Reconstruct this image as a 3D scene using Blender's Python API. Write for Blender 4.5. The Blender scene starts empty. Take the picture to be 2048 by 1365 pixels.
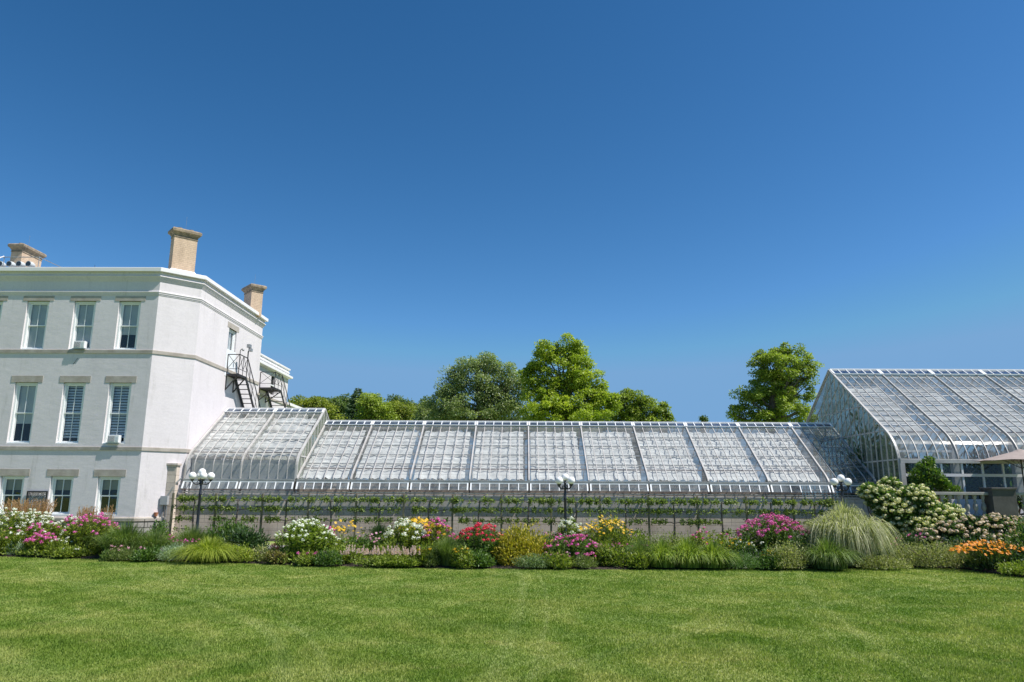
import bpy, math, random
import numpy as np
from mathutils import Matrix, Vector

random.seed(7)
RNG = np.random.default_rng(11)
C = bpy.context.scene.collection
SC = bpy.context.scene

# ---------------------------------------------------------------- camera
F, PITCH, YAW, ROLL, CZ = 1460.0, math.atan(.2115), .015, .0065, 1.65
R3 = (Matrix.Rotation(YAW, 3, 'Z') @ Matrix.Rotation(math.pi / 2 + PITCH, 3, 'X') @ Matrix.Rotation(ROLL, 3, 'Z'))
cam_d = bpy.data.cameras.new('camera')
cam = bpy.data.objects.new('camera', cam_d)
C.objects.link(cam)
cam_d.sensor_width = 36.0
cam_d.lens = F / 2048 * 36
cam_d.clip_start = 0.1
cam_d.clip_end = 3000
cam.matrix_world = Matrix.Translation((0, 0, CZ)) @ R3.to_4x4()
SC.camera = cam

# ---------------------------------------------------------------- sky, sun, exposure
SV = Vector((.63, -.175, 1.0)).normalized()          # towards the sun
w = bpy.data.worlds.new('World')
SC.world = w
w.use_nodes = True
nt = w.node_tree
sky = nt.nodes.new('ShaderNodeTexSky')
sky.sky_type = 'NISHITA'
sky.sun_disc = False
sky.sun_elevation = math.asin(SV.z)
sky.sun_rotation = math.atan2(SV.x, SV.y)
sky.altitude = 0
sky.air_density = 1.0
sky.dust_density = 0.1
sky.ozone_density = 4.0
bg = nt.nodes['Background']
# sky graded to deeper blue; caps hold back its glow to lower ambient light
sp_ = nt.nodes.new('ShaderNodeSeparateColor'); cb0 = nt.nodes.new('ShaderNodeCombineColor')
nt.links.new(sky.outputs[0], sp_.inputs[0])
for i_, (k_, e_) in enumerate(((2.26, 1.86), (1.42, 1.37), (1.456, 1.35))):
    # per-channel a * x ** e, on the radiance scaled by the strength below
    p_ = nt.nodes.new('ShaderNodeMath'); p_.operation = 'POWER'; p_.inputs[1].default_value = e_
    q0 = nt.nodes.new('ShaderNodeMath'); q0.operation = 'MULTIPLY'; q0.inputs[1].default_value = .11
    q1 = nt.nodes.new('ShaderNodeMath'); q1.operation = 'MULTIPLY'; q1.inputs[1].default_value = k_ / .11
    nt.links.new(sp_.outputs[i_], q0.inputs[0]); nt.links.new(q0.outputs[0], p_.inputs[0])
    mn = nt.nodes.new('ShaderNodeMath'); mn.operation = 'MINIMUM'; mn.inputs[1].default_value = (1.75, 3.55, 6.1)[i_]
    nt.links.new(p_.outputs[0], q1.inputs[0]); nt.links.new(q1.outputs[0], mn.inputs[0]); nt.links.new(mn.outputs[0], cb0.inputs[i_])
nt.links.new(cb0.outputs[0], bg.inputs[0])
bg.inputs[1].default_value = 0.081
sl = bpy.data.lights.new('sun', 'SUN')
sl.energy = 5.0
sl.angle = math.radians(.5)
sl.color = (1.0, .955, .895)
sun = bpy.data.objects.new('sun', sl)
C.objects.link(sun)
sun.rotation_euler = SV.to_track_quat('Z', 'Y').to_euler()
sun.location = (10, -5, 30)
SC.view_settings.view_transform = 'Standard'
SC.view_settings.look = 'None'
SC.view_settings.exposure = 0.44
SC.view_settings.gamma = 1.0
SC.render.resolution_x, SC.render.resolution_y = 1024, 682
try:
    SC.cycles.max_bounces = 8
    SC.cycles.transparent_max_bounces = 24
except Exception:
    pass


# ---------------------------------------------------------------- where a photo pixel lies in the place
def ray(px, py):
    return R3 @ Vector(((px - 1024) / F, -(py - 682.5) / F, -1.0))


def at(px, py, Y):
    d = ray(px, py); k = Y / d.y
    return d.x * k, CZ + d.z * k


def gr(px, py, z=0.0):
    d = ray(px, py); k = (z - CZ) / d.z
    return d.x * k, d.y * k


def atX(px, py, X):
    d = ray(px, py); k = X / d.x
    return d.y * k, CZ + d.z * k


# ---------------------------------------------------------------- materials
def nn(nt, t, **kw):
    n = nt.nodes.new(t)
    for k, v in kw.items():
        setattr(n, k, v)
    return n


def ramp(nt, fac, cols, pos=None):
    r = nn(nt, 'ShaderNodeValToRGB')
    e = r.color_ramp.elements
    n = len(cols)
    pos = pos or [i / max(1, n - 1) for i in range(n)]
    while len(e) < n:
        e.new(.5)
    for i in range(n):
        e[i].position = pos[i]
        e[i].color = (*cols[i][:3], 1)
    nt.links.new(fac, r.inputs[0])
    return r.outputs[0]


def noise(nt, scale, detail=4, rough=.55, stretch=(1, 1, 1), rot=(0, 0, 0), dist=0):
    tc = nn(nt, 'ShaderNodeTexCoord')
    mp = nn(nt, 'ShaderNodeMapping')
    mp.inputs['Scale'].default_value = stretch
    mp.inputs['Rotation'].default_value = rot
    nt.links.new(tc.outputs['Object'], mp.inputs[0])
    n = nn(nt, 'ShaderNodeTexNoise')
    n.inputs['Scale'].default_value = scale
    n.inputs['Detail'].default_value = detail
    n.inputs['Roughness'].default_value = rough
    n.inputs['Distortion'].default_value = dist
    nt.links.new(mp.outputs[0], n.inputs['Vector'])
    return n.outputs[0]


def mixc(nt, fac, a, b, mode='MIX'):
    m = nn(nt, 'ShaderNodeMix', data_type='RGBA', blend_type=mode)
    for sock, v in ((m.inputs[0], fac), (m.inputs[6], a), (m.inputs[7], b)):
        if hasattr(v, 'links') or isinstance(v, bpy.types.NodeSocket):
            nt.links.new(v, sock)
        elif isinstance(v, (int, float)):
            sock.default_value = v
        else:
            sock.default_value = (*v[:3], 1)
    return m.outputs[2]


def addbump(nt, b, h, strength=.3, dist=.02):
    bp = nn(nt, 'ShaderNodeBump')
    bp.inputs['Strength'].default_value = strength
    bp.inputs['Distance'].default_value = dist
    nt.links.new(h, bp.inputs['Height'])
    nt.links.new(bp.outputs[0], b.inputs['Normal'])


def base(name):
    m = bpy.data.materials.new(name)
    m.use_nodes = True
    return m, m.node_tree, m.node_tree.nodes['Principled BSDF']


def mat(name, c, rough=.6, c2=None, ns=4, bump=0, bs=25, bd=.01, metal=0, spec=.5, stretch=(1, 1, 1), lo=.35, hi=.65):
    m, nt, b = base(name)
    b.inputs['Roughness'].default_value = rough
    b.inputs['Metallic'].default_value = metal
    b.inputs['Specular IOR Level'].default_value = spec
    if c2:
        o = ramp(nt, noise(nt, ns, 6, .6, stretch), [c, c2], [lo, hi])
        nt.links.new(o, b.inputs['Base Color'])
    else:
        b.inputs['Base Color'].default_value = (*c, 1)
    if bump:
        addbump(nt, b, noise(nt, bs, 5, .6), bump, bd)
    return m


def stucco():
    m, nt, b = base('white_stucco')
    a = ramp(nt, noise(nt, .6, 6, .65, (1, 1, .35)), [(.62, .580, .592), (.69, .646, .660)], [.3, .62])
    s = ramp(nt, noise(nt, 3.0, 8, .75, (1, 1, .12)), [(.80, .80, .78), (1, 1, 1)], [.30, .44])
    o = mixc(nt, 1.0, a, s, 'MULTIPLY')
    f = ramp(nt, noise(nt, 14, 6, .7), [(.93, .93, .93), (1, 1, 1)], [.35, .6])
    o = mixc(nt, 1.0, o, f, 'MULTIPLY')
    nt.links.new(o, b.inputs['Base Color'])
    b.inputs['Roughness'].default_value = .75
    h1 = noise(nt, 1.7, 7, .62, (1, 1, 2.2))
    addbump(nt, b, h1, .22, .04)
    return m


def blocks(name, cols, bw, bh, mortar, msize=.012, axis='XZ', bumps=.5, rnd=1.0):
    m, nt, b = base(name)
    tc = nn(nt, 'ShaderNodeTexCoord')
    sp = nn(nt, 'ShaderNodeSeparateXYZ')
    nt.links.new(tc.outputs['Object'], sp.inputs[0])
    cb = nn(nt, 'ShaderNodeCombineXYZ')
    if axis == 'XZ':
        ad = nn(nt, 'ShaderNodeMath', operation='ADD')
        nt.links.new(sp.outputs[0], ad.inputs[0]); nt.links.new(sp.outputs[1], ad.inputs[1])
        nt.links.new(ad.outputs[0], cb.inputs[0])
    nt.links.new(sp.outputs[2], cb.inputs[1])
    br = nn(nt, 'ShaderNodeTexBrick')
    nt.links.new(cb.outputs[0], br.inputs['Vector'])
    br.inputs['Scale'].default_value = 1
    br.inputs['Brick Width'].default_value = bw
    br.inputs['Row Height'].default_value = bh
    br.inputs['Mortar Size'].default_value = msize
    br.inputs['Mortar Smooth'].default_value = .3
    br.inputs['Color1'].default_value = (*cols[0], 1)
    br.inputs['Color2'].default_value = (*cols[1], 1)
    br.inputs['Mortar'].default_value = (*mortar, 1)
    v = ramp(nt, noise(nt, 1.1, 8, .7, (1, 1, .5)), [(.62, .61, .60), (1, 1, 1)], [.28, .58])
    o = mixc(nt, 1.0, br.outputs[0], v, 'MULTIPLY')
    f = ramp(nt, noise(nt, 25, 5, .7), [(.85, .85, .85), (1.05, 1.05, 1.05)], [.3, .7])
    o = mixc(nt, 1.0, o, f, 'MULTIPLY')
    nt.links.new(o, b.inputs['Base Color'])
    b.inputs['Roughness'].default_value = .85
    iv = nn(nt, 'ShaderNodeMath', operation='SUBTRACT'); iv.inputs[0].default_value = 1
    nt.links.new(br.outputs[1], iv.inputs[1])
    addbump(nt, b, iv.outputs[0], bumps, .01)
    return m


def leafmat(name, cols, trans=.35, rough=.5, big=None, spec=.35):
    """foliage: per-leaf attribute 'rnd' drives the hue, a slow noise the patchiness"""
    m, nt, b = base(name)
    a = nn(nt, 'ShaderNodeAttribute'); a.attribute_name = 'rnd'
    if 'petal' not in name and 'plume' not in name and 'spike' not in name:
        k_ = 1.75 if any(t_ in name for t_ in ('maple', 'olive', 'wood', 'yellowing', 'spruce')) else 1.38
        cols = [tuple(min(.55, v * k_) for v in c) for c in cols]
    o = ramp(nt, a.outputs['Fac'], cols)
    if big:
        f = ramp(nt, noise(nt, big[0], 3, .5), [(0, 0, 0), (1, 1, 1)], [.42, .6])
        o = mixc(nt, f, o, big[1])
    nt.links.new(o, b.inputs['Base Color'])
    b.inputs['Roughness'].default_value = rough
    b.inputs['Specular IOR Level'].default_value = spec
    t = nn(nt, 'ShaderNodeBsdfTranslucent')
    br = mixc(nt, 1.0, o, (1.35, 1.5, .6), 'MULTIPLY')
    nt.links.new(br, t.inputs[0])
    mx = nn(nt, 'ShaderNodeMixShader'); mx.inputs[0].default_value = trans
    nt.links.new(b.outputs[0], mx.inputs[1]); nt.links.new(t.outputs[0], mx.inputs[2])
    nt.links.new(mx.outputs[0], nt.nodes['Material Output'].inputs[0])
    return m


def glassmat(name, tint=(.9, .93, .92), dirt=.1, dirtc=(.55, .55, .53), refl=1.0, rough=.04, wav=.0, dscale=1.2, dst=(1, 1, 1)):
    m, nt, b = base(name)
    nt.nodes.remove(b)
    tr = nn(nt, 'ShaderNodeBsdfTransparent'); tr.inputs[0].default_value = (*tint, 1)
    gl = nn(nt, 'ShaderNodeBsdfGlossy'); gl.inputs['Roughness'].default_value = rough
    if wav:
        bp = nn(nt, 'ShaderNodeBump'); bp.inputs['Strength'].default_value = wav; bp.inputs['Distance'].default_value = .05
        nt.links.new(noise(nt, 1.5, 3, .5), bp.inputs['Height']); nt.links.new(bp.outputs[0], gl.inputs['Normal'])
    fr = nn(nt, 'ShaderNodeFresnel')
    gm = nn(nt, 'ShaderNodeNewGeometry'); io = nn(nt, 'ShaderNodeMapRange')
    io.inputs[3].default_value = 1.55; io.inputs[4].default_value = 1 / 1.55
    nt.links.new(gm.outputs['Backfacing'], io.inputs[0]); nt.links.new(io.outputs[0], fr.inputs[0])
    mu = nn(nt, 'ShaderNodeMath', operation='MULTIPLY'); mu.use_clamp = True
    nt.links.new(fr.outputs[0], mu.inputs[0]); mu.inputs[1].default_value = refl
    m1 = nn(nt, 'ShaderNodeMixShader')
    nt.links.new(mu.outputs[0], m1.inputs[0]); nt.links.new(tr.outputs[0], m1.inputs[1]); nt.links.new(gl.outputs[0], m1.inputs[2])
    df = nn(nt, 'ShaderNodeBsdfDiffuse'); df.inputs[0].default_value = (*dirtc, 1)
    r = nn(nt, 'ShaderNodeMapRange')
    nt.links.new(noise(nt, dscale, 7, .68, dst), r.inputs[0])
    r.inputs[1].default_value = .35; r.inputs[2].default_value = .7
    r.inputs[3].default_value = dirt * .35; r.inputs[4].default_value = dirt * 1.9
    m2 = nn(nt, 'ShaderNodeMixShader')
    nt.links.new(r.outputs[0], m2.inputs[0]); nt.links.new(m1.outputs[0], m2.inputs[1]); nt.links.new(df.outputs[0], m2.inputs[2])
    nt.links.new(m2.outputs[0], nt.nodes['Material Output'].inputs[0])
    return m


def circle3(a, b, c):
    ax, ay, bx, by, cx, cy = *a, *b, *c
    d = 2 * (ax * (by - cy) + bx * (cy - ay) + cx * (ay - by))
    ux = ((ax * ax + ay * ay) * (by - cy) + (bx * bx + by * by) * (cy - ay) + (cx * cx + cy * cy) * (ay - by)) / d
    uy = ((ax * ax + ay * ay) * (cx - bx) + (bx * bx + by * by) * (ax - cx) + (cx * cx + cy * cy) * (bx - ax)) / d
    return ux, uy, math.hypot(ax - ux, ay - uy)


TRACKS = [(gr(1600, 1152), gr(1640, 1208), gr(1750, 1290)), (gr(1036, 1142), gr(1046, 1200), gr(1030, 1260)),
          (gr(60, 1160), gr(340, 1190), gr(560, 1300)), (gr(330, 1160), gr(700, 1175), gr(1000, 1150)), (gr(1250, 1300), gr(1600, 1220), gr(1950, 1170))]


def lawnmat(name, blade=False):
    m, nt, b = base(name)
    n1 = noise(nt, .42, 6, .62, (1, .9, 1), (0, 0, .5), 1.6)
    n2 = noise(nt, 1.5, 7, .66, (1, .6, 1), (0, 0, -.45), .9)
    n3 = noise(nt, 22, 4, .7)
    c1 = ramp(nt, n1, [(.105, .190, .020), (.20, .275, .048), (.38, .39, .13)], [.37, .5, .63])
    c2 = ramp(nt, n2, [(.120, .210, .022), (.21, .28, .050), (.37, .395, .13)], [.35, .5, .66])
    o = mixc(nt, .5, c1, c2)
    # pale mowing arcs
    wv = nn(nt, 'ShaderNodeTexWave', wave_type='RINGS', rings_direction='Z')
    tc = nn(nt, 'ShaderNodeTexCoord'); mp = nn(nt, 'ShaderNodeMapping')
    mp.inputs['Location'].default_value = (-9, -30, 0)
    nt.links.new(tc.outputs['Object'], mp.inputs[0]); nt.links.new(mp.outputs[0], wv.inputs[0])
    wv.inputs['Scale'].default_value = .22; wv.inputs['Distortion'].default_value = 5.0
    wv.inputs['Detail'].default_value = 2; wv.inputs['Detail Scale'].default_value = .35
    f = ramp(nt, wv.outputs['Fac'], [(0, 0, 0), (.20, .20, .20)], [.6, 1])
    o = mixc(nt, f, o, (.34, .40, .14))
    # faint wheel tracks of the mower: thin pale arcs through known points of the lawn
    sx = nn(nt, 'ShaderNodeSeparateXYZ'); nt.links.new(tc.outputs['Object'], sx.inputs[0])
    for pa, pb, pc in TRACKS:
        cx, cy, R_ = circle3(pa, pb, pc)
        ds = nn(nt, 'ShaderNodeVectorMath', operation='DISTANCE'); ds.inputs[1].default_value = (cx, cy, 0)
        cm = nn(nt, 'ShaderNodeCombineXYZ'); nt.links.new(sx.outputs[0], cm.inputs[0]); nt.links.new(sx.outputs[1], cm.inputs[1])
        nt.links.new(cm.outputs[0], ds.inputs[0])
        for off_, wd_ in ((0, .16), (.38, .07)):
            sb = nn(nt, 'ShaderNodeMath', operation='SUBTRACT'); nt.links.new(ds.outputs['Value'], sb.inputs[0]); sb.inputs[1].default_value = R_ + off_
            ab = nn(nt, 'ShaderNodeMath', operation='ABSOLUTE'); nt.links.new(sb.outputs[0], ab.inputs[0])
            mr = nn(nt, 'ShaderNodeMapRange', interpolation_type='SMOOTHSTEP'); nt.links.new(ab.outputs[0], mr.inputs[0])
            mr.inputs[1].default_value = wd_; mr.inputs[2].default_value = 0; mr.inputs[3].default_value = 0; mr.inputs[4].default_value = .4
            bk = nn(nt, 'ShaderNodeMath', operation='MULTIPLY'); nt.links.new(mr.outputs[0], bk.inputs[0]); nt.links.new(n2, bk.inputs[1])
            o = mixc(nt, bk.outputs[0], o, (.44, .47, .22))
    # worn, slightly brown patches
    f = ramp(nt, noise(nt, 1.1, 5, .7, (1, 1.6, 1)), [(0, 0, 0), (.65, .65, .65)], [.60, .72])
    o = mixc(nt, f, o, (.36, .33, .14))
    f = ramp(nt, n3, [(.72, .74, .7), (1.15, 1.15, 1.15)], [.3, .7])
    o = mixc(nt, 1.0, o, f, 'MULTIPLY')
    if blade:
        a = nn(nt, 'ShaderNodeAttribute'); a.attribute_name = 'rnd'
        g = ramp(nt, a.outputs['Fac'], [(.82, .88, .75), (1.05, 1.05, 1.0), (1.35, 1.28, 1.25)], [0, .6, 1])
        o = mixc(nt, 1.0, o, g, 'MULTIPLY')
        t = nn(nt, 'ShaderNodeBsdfTranslucent')
        nt.links.new(mixc(nt, 1.0, o, (1.3, 1.4, .8), 'MULTIPLY'), t.inputs[0])
        mx = nn(nt, 'ShaderNodeMixShader'); mx.inputs[0].default_value = .35
        nt.links.new(b.outputs[0], mx.inputs[1]); nt.links.new(t.outputs[0], mx.inputs[2])
        nt.links.new(mx.outputs[0], nt.nodes['Material Output'].inputs[0])
    nt.links.new(o, b.inputs['Base Color'])
    b.inputs['Roughness'].default_value = .6
    b.inputs['Specular IOR Level'].default_value = .25
    if not blade:
        addbump(nt, b, noise(nt, 60, 4, .7), .8, .03)
    return m


MT = dict(
    stucco=stucco(),
    fascia=mat('white_painted_fascia', (.80, .775, .78), .45, (.75, .73, .73), 1.2),
    lime=mat('grey_limestone', (.33, .29, .25), .8, (.44, .40, .355), 3, .35, 18),
    rubble=blocks('pale_rubble_stone', ((.46, .44, .41), (.34, .32, .29)), .5, .2, (.2, .19, .17), .025, bumps=1),
    brick=blocks('buff_brick', ((.68, .51, .36), (.62, .46, .32)), .23, .078, (.50, .38, .29), .008, bumps=.4),
    cap=mat('weathered_chimney_stone', (.16, .13, .10), .85, (.36, .28, .19), 5, .5, 14),
    block=blocks('grey_tan_blockwork', ((.74, .635, .54), (.67, .575, .49)), .62, .29, (.40, .34, .29), .010),
    coping=mat('pale_stone_coping', (.60, .53, .48), .7, (.42, .36, .31), 4),
    frame=mat('white_window_paint', (.80, .81, .81), .4),
    alum=mat('weathered_white_metal', (.50, .49, .47), .45, (.34, .325, .305), 2.2, 0, lo=.4, hi=.72),
    rafter=mat('old_white_rafter_paint', (.48, .46, .44), .5, (.30, .275, .245), 3, lo=.45, hi=.8),
    rust=mat('rusty_brown_metal', (.13, .075, .055), .8, (.26, .19, .16), 6),
    gutter=mat('grey_green_gutter_metal', (.20, .22, .21), .5, (.32, .33, .32), 2),
    glass=glassmat('old_greenhouse_glass', (.86, .89, .89), .16, (.50, .50, .48), 1.3, .06, .15),
    rearglass=glassmat('whitewashed_rear_glass', (.80, .83, .80), .42, (.40, .42, .38), 1.1, .06, .1, 1.3),
    gableglass=glassmat('dirty_gable_glass', (.80, .84, .78), .30, (.30, .34, .27), .45, .03, 0, 1.6, (1, 1, .4)),
    clearglass=glassmat('clear_glasshouse_glass', (.82, .86, .85), .06, (.4, .42, .4), 1.2, .02, .1),
    ventglass=glassmat('sky_reflection_tint_vent_glass', (.20, .27, .42), .12, (.22, .28, .40), 1.6, .05, .1),  # navy of mirrored sky and dark interior put into the glass colour
    eaveglass=glassmat('dusty_eave_glass', (.88, .92, .93), .16, (.50, .55, .57), 1.3, .05, .1, 2.0),
    winglass=glassmat('window_glass', (.80, .84, .85), .02, (.4, .4, .4), 1.5, .01, .1),
    cloth=mat('white_shade_cloth', (.60, .585, .57), .9, (.76, .745, .725), 2.0, 0, stretch=(.6, 1, 3)),
    blind=mat('grey_window_blind', (.52, .53, .54), .8, (.60, .60, .60), 2),
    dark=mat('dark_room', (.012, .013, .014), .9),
    cloth_grey=mat('grey_shade_cloth', (.26, .265, .26), .9, (.58, .58, .57), 1.6, 0, stretch=(.5, 1, 3), lo=.38, hi=.6),
    slat=mat('pale_slat_paint', (.74, .76, .79), .6),
    iron=mat('black_iron', (.018, .017, .018), .5, (.035, .03, .032), 8),
    lampiron=mat('dark_blue_black_iron', (.012, .017, .025), .4),
    globe=mat('white_opal_globe', (.86, .86, .84), .22),
    wood=mat('green_weathered_wood', (.10, .095, .055), .85, (.20, .18, .12), 9, .4, 30, stretch=(1, 1, .2)),
    bark=mat('grey_brown_bark', (.085, .065, .052), .9, (.17, .14, .12), 12, .8, 20, stretch=(1, 1, .35)),
    soil=mat('dark_mulch', (.018, .013, .010), .95, (.06, .042, .032), 22, 1.0, 30, .05),
    gravel=mat('grey_gravel', (.22, .20, .18), .9, (.33, .31, .28), 14, .8, 60),
    paving=mat('pale_paving', (.36, .34, .31), .85, (.44, .42, .39), 3),
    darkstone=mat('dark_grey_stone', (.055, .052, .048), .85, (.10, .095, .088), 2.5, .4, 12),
    balstone=mat('mid_grey_cast_stone', (.26, .25, .235), .85, (.36, .345, .32), 3, .3, 14),
    palewall=mat('pale_rendered_wall', (.48, .46, .43), .8, (.58, .56, .53), 3),
    canvas=mat('taupe_canvas', (.30, .245, .215), .85, (.34, .28, .25), 6),
    acbody=mat('white_appliance_plastic', (.74, .75, .75), .45),
    acgrille=mat('grey_appliance_grille', (.10, .10, .11), .6),
    lampsteel=mat('pale_grey_lamp_steel', (.55, .58, .58), .4),
    lens=mat('dark_lamp_lens', (.04, .05, .06), .12),
    galv=mat('galvanised_steel', (.40, .41, .42), .4, (.30, .31, .32), 7, metal=.5),
    box=mat('grey_cabinet_steel', (.36, .37, .38), .5),
    roofing=mat('grey_roof_membrane', (.35, .35, .35), .9),
    terra=mat('terracotta', (.42, .16, .08), .8),
    lawn=lawnmat('lawn_turf'), blade=lawnmat('lawn_blade', True),
)


# ---------------------------------------------------------------- object helpers
WL = {}


def tag(o, label=None, cat=None, group=None, kind=None):
    if label: o['label'] = label
    if cat: o['category'] = cat
    if group: o['group'] = group
    if kind: o['kind'] = kind
    return o


def thing(name, loc, label, cat, group=None):
    o = bpy.data.objects.new(name, None)
    o.empty_display_size = .2
    C.objects.link(o)
    o.location = loc
    WL[o.name] = Vector(loc)
    return tag(o, label, cat, group)


def link(name, me, parent=None, origin=None):
    o = bpy.data.objects.new(name, me)
    C.objects.link(o)
    if parent:
        o.parent = parent
        WL[o.name] = WL[parent.name]
    else:
        o.location = origin or (0, 0, 0)
        WL[o.name] = Vector(origin or (0, 0, 0))
    return o


class MB:
    def __init__(s):
        s.v, s.f = [], []

    def add(s, vs, fs):
        k = len(s.v)
        s.v += [tuple(p) for p in vs]
        s.f += [tuple(i + k for i in f) for f in fs]
        return s

    def quad(s, a, b, c, d):
        return s.add([a, b, c, d], [(0, 1, 2, 3)])

    def box(s, x0, x1, y0, y1, z0, z1):
        return s.add([(x0, y0, z0), (x1, y0, z0), (x1, y1, z0), (x0, y1, z0), (x0, y0, z1), (x1, y0, z1), (x1, y1, z1), (x0, y1, z1)],
                     [(3, 2, 1, 0), (4, 5, 6, 7), (0, 1, 5, 4), (1, 2, 6, 5), (2, 3, 7, 6), (3, 0, 4, 7)])

    def prism(s, poly, z0, z1):
        n = len(poly)
        return s.add([(x, y, z0) for x, y in poly] + [(x, y, z1) for x, y in poly],
                     [tuple(range(n - 1, -1, -1)), tuple(range(n, 2 * n))] + [(i, (i + 1) % n, n + (i + 1) % n, n + i) for i in range(n)])

    def sweep(s, pts, side, w, h):
        """bar of width w (along side) and height h following a polyline lying in the plane normal to side"""
        side = Vector(side).normalized()
        P = [Vector(p) for p in pts]
        n = len(P)
        vs = []
        for i in range(n):
            a = (P[i] - P[i - 1]).normalized() if i > 0 else None
            b = (P[i + 1] - P[i]).normalized() if i < n - 1 else None
            t = (a + b).normalized() if (a and b) else (a or b)
            k = 1.0
            if a and b:
                k = 1 / max(.3, t.dot(a))
            nrm = side.cross(t).normalized() * k
            for sx, sy in ((-1, -1), (1, -1), (1, 1), (-1, 1)):
                vs.append(P[i] + side * (sx * w / 2) + nrm * (sy * h / 2))
        fs = [(3, 2, 1, 0), tuple(4 * (n - 1) + j for j in range(4))]
        for i in range(n - 1):
            for j in range(4):
                a, b = 4 * i + j, 4 * i + (j + 1) % 4
                fs.append((a, b, b + 4, a + 4))
        return s.add(vs, fs)

    def bar(s, p, q, w, h=None, up=(0, 0, 1)):
        p, q = Vector(p), Vector(q)
        d = (q - p).normalized()
        side = d.cross(Vector(up))
        if side.length < 1e-4:
            side = d.cross(Vector((0, 1, 0)))
        return s.sweep([p, q], side, w, h or w)

    def tube(s, pts, r, n=8, caps=True):
        P = [Vector(p) for p in pts]
        rr = r if isinstance(r, (list, tuple)) else [r] * len(P)
        k0 = len(s.v)
        ref = Vector((.13, .97, .2))
        for i, p in enumerate(P):
            t = (P[min(i + 1, len(P) - 1)] - P[max(i - 1, 0)]).normalized()
            u = t.cross(ref).normalized(); v = t.cross(u)
            for j in range(n):
                a = 2 * math.pi * j / n
                s.v.append(tuple(p + (u * math.cos(a) + v * math.sin(a)) * rr[i]))
        for i in range(len(P) - 1):
            for j in range(n):
                a, b = k0 + i * n + j, k0 + i * n + (j + 1) % n
                s.f.append((a, b, b + n, a + n))
        if caps:
            s.f.append(tuple(k0 + j for j in range(n - 1, -1, -1)))
            s.f.append(tuple(k0 + (len(P) - 1) * n + j for j in range(n)))
        return s

    def lathe(s, prof, c=(0, 0), n=20):
        k0 = len(s.v)
        for r, z in prof:
            for j in range(n):
                a = 2 * math.pi * j / n
                s.v.append((c[0] + r * math.cos(a), c[1] + r * math.sin(a), z))
        for i in range(len(prof) - 1):
            for j in range(n):
                a, b = k0 + i * n + j, k0 + i * n + (j + 1) % n
                s.f.append((a, b, b + n, a + n))
        s.f.append(tuple(k0 + j for j in range(n - 1, -1, -1)))
        s.f.append(tuple(k0 + (len(prof) - 1) * n + j for j in range(n)))
        return s

    def ball(s, c, r, n=18, m=12):
        return s.lathe([(max(1e-4, r * math.sin(math.pi * i / m)), c[2] - r * math.cos(math.pi * i / m)) for i in range(m + 1)], c[:2], n)

    def build(s, name, m, parent=None, origin=None, smooth=False, bevel=0):
        o0 = WL[parent.name] if parent else Vector(origin or (0, 0, 0))
        me = bpy.data.meshes.new(name)
        me.from_pydata([(x - o0.x, y - o0.y, z - o0.z) for x, y, z in s.v], [], s.f)
        me.materials.append(MT[m] if isinstance(m, str) else m)
        if smooth:
            me.polygons.foreach_set('use_smooth', [True] * len(me.polygons))
        me.update()
        o = link(name, me, parent, origin)
        if bevel:
            b = o.modifiers.new('bevel', 'BEVEL'); b.width = bevel; b.segments = 2; b.limit_method = 'ANGLE'
        if smooth:
            try:
                me.set_sharp_from_angle(angle=math.radians(40))
            except Exception:
                pass
        return o


def npmesh(name, V, Fq, rnd, m, parent=None, origin=None):
    """V (n,3) world coords, Fq (k,q) faces with q = 3 or 4, rnd (n,)"""
    o0 = WL[parent.name] if parent else Vector(origin or (0, 0, 0))
    V = V - np.array([o0.x, o0.y, o0.z])
    me = bpy.data.meshes.new(name)
    n, (k, q) = len(V), Fq.shape
    me.vertices.add(n); me.vertices.foreach_set('co', V.astype(np.float32).ravel())
    me.loops.add(k * q); me.loops.foreach_set('vertex_index', Fq.astype(np.int32).ravel())
    me.polygons.add(k); me.polygons.foreach_set('loop_start', np.arange(0, k * q, q, dtype=np.int32))
    try:
        me.polygons.foreach_set('loop_total', np.full(k, q, dtype=np.int32))
    except Exception:
        pass
    me.update(calc_edges=True)
    a = me.attributes.new('rnd', 'FLOAT', 'POINT'); a.data.foreach_set('value', rnd.astype(np.float32))
    me.materials.append(MT[m] if isinstance(m, str) else m)
    return link(name, me, parent, origin)


def unit(a):
    return a / np.maximum(1e-9, np.linalg.norm(a, axis=1))[:, None]


def leafgeo(P, D, L, W, rnd=None, rng=RNG, flat=None):
    """diamond leaves: P base, D direction, L length, W width. flat: preferred face normal"""
    n = len(P)
    D = unit(D)
    ref = rng.normal(size=(n, 3)) if flat is None else flat + .45 * rng.normal(size=(n, 3))
    S = unit(np.cross(D, ref))
    L = np.broadcast_to(L, (n,))[:, None]; W = np.broadcast_to(W, (n,))[:, None]
    a = P; b = P + D * L * .45 + S * W / 2; c = P + D * L; d = P + D * L * .45 - S * W / 2
    V = np.stack([a, b, c, d], 1).reshape(-1, 3)
    Fq = np.arange(4 * n).reshape(n, 4)
    r = rng.random(n) if rnd is None else rnd
    return V, Fq, np.repeat(r, 4)


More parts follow.
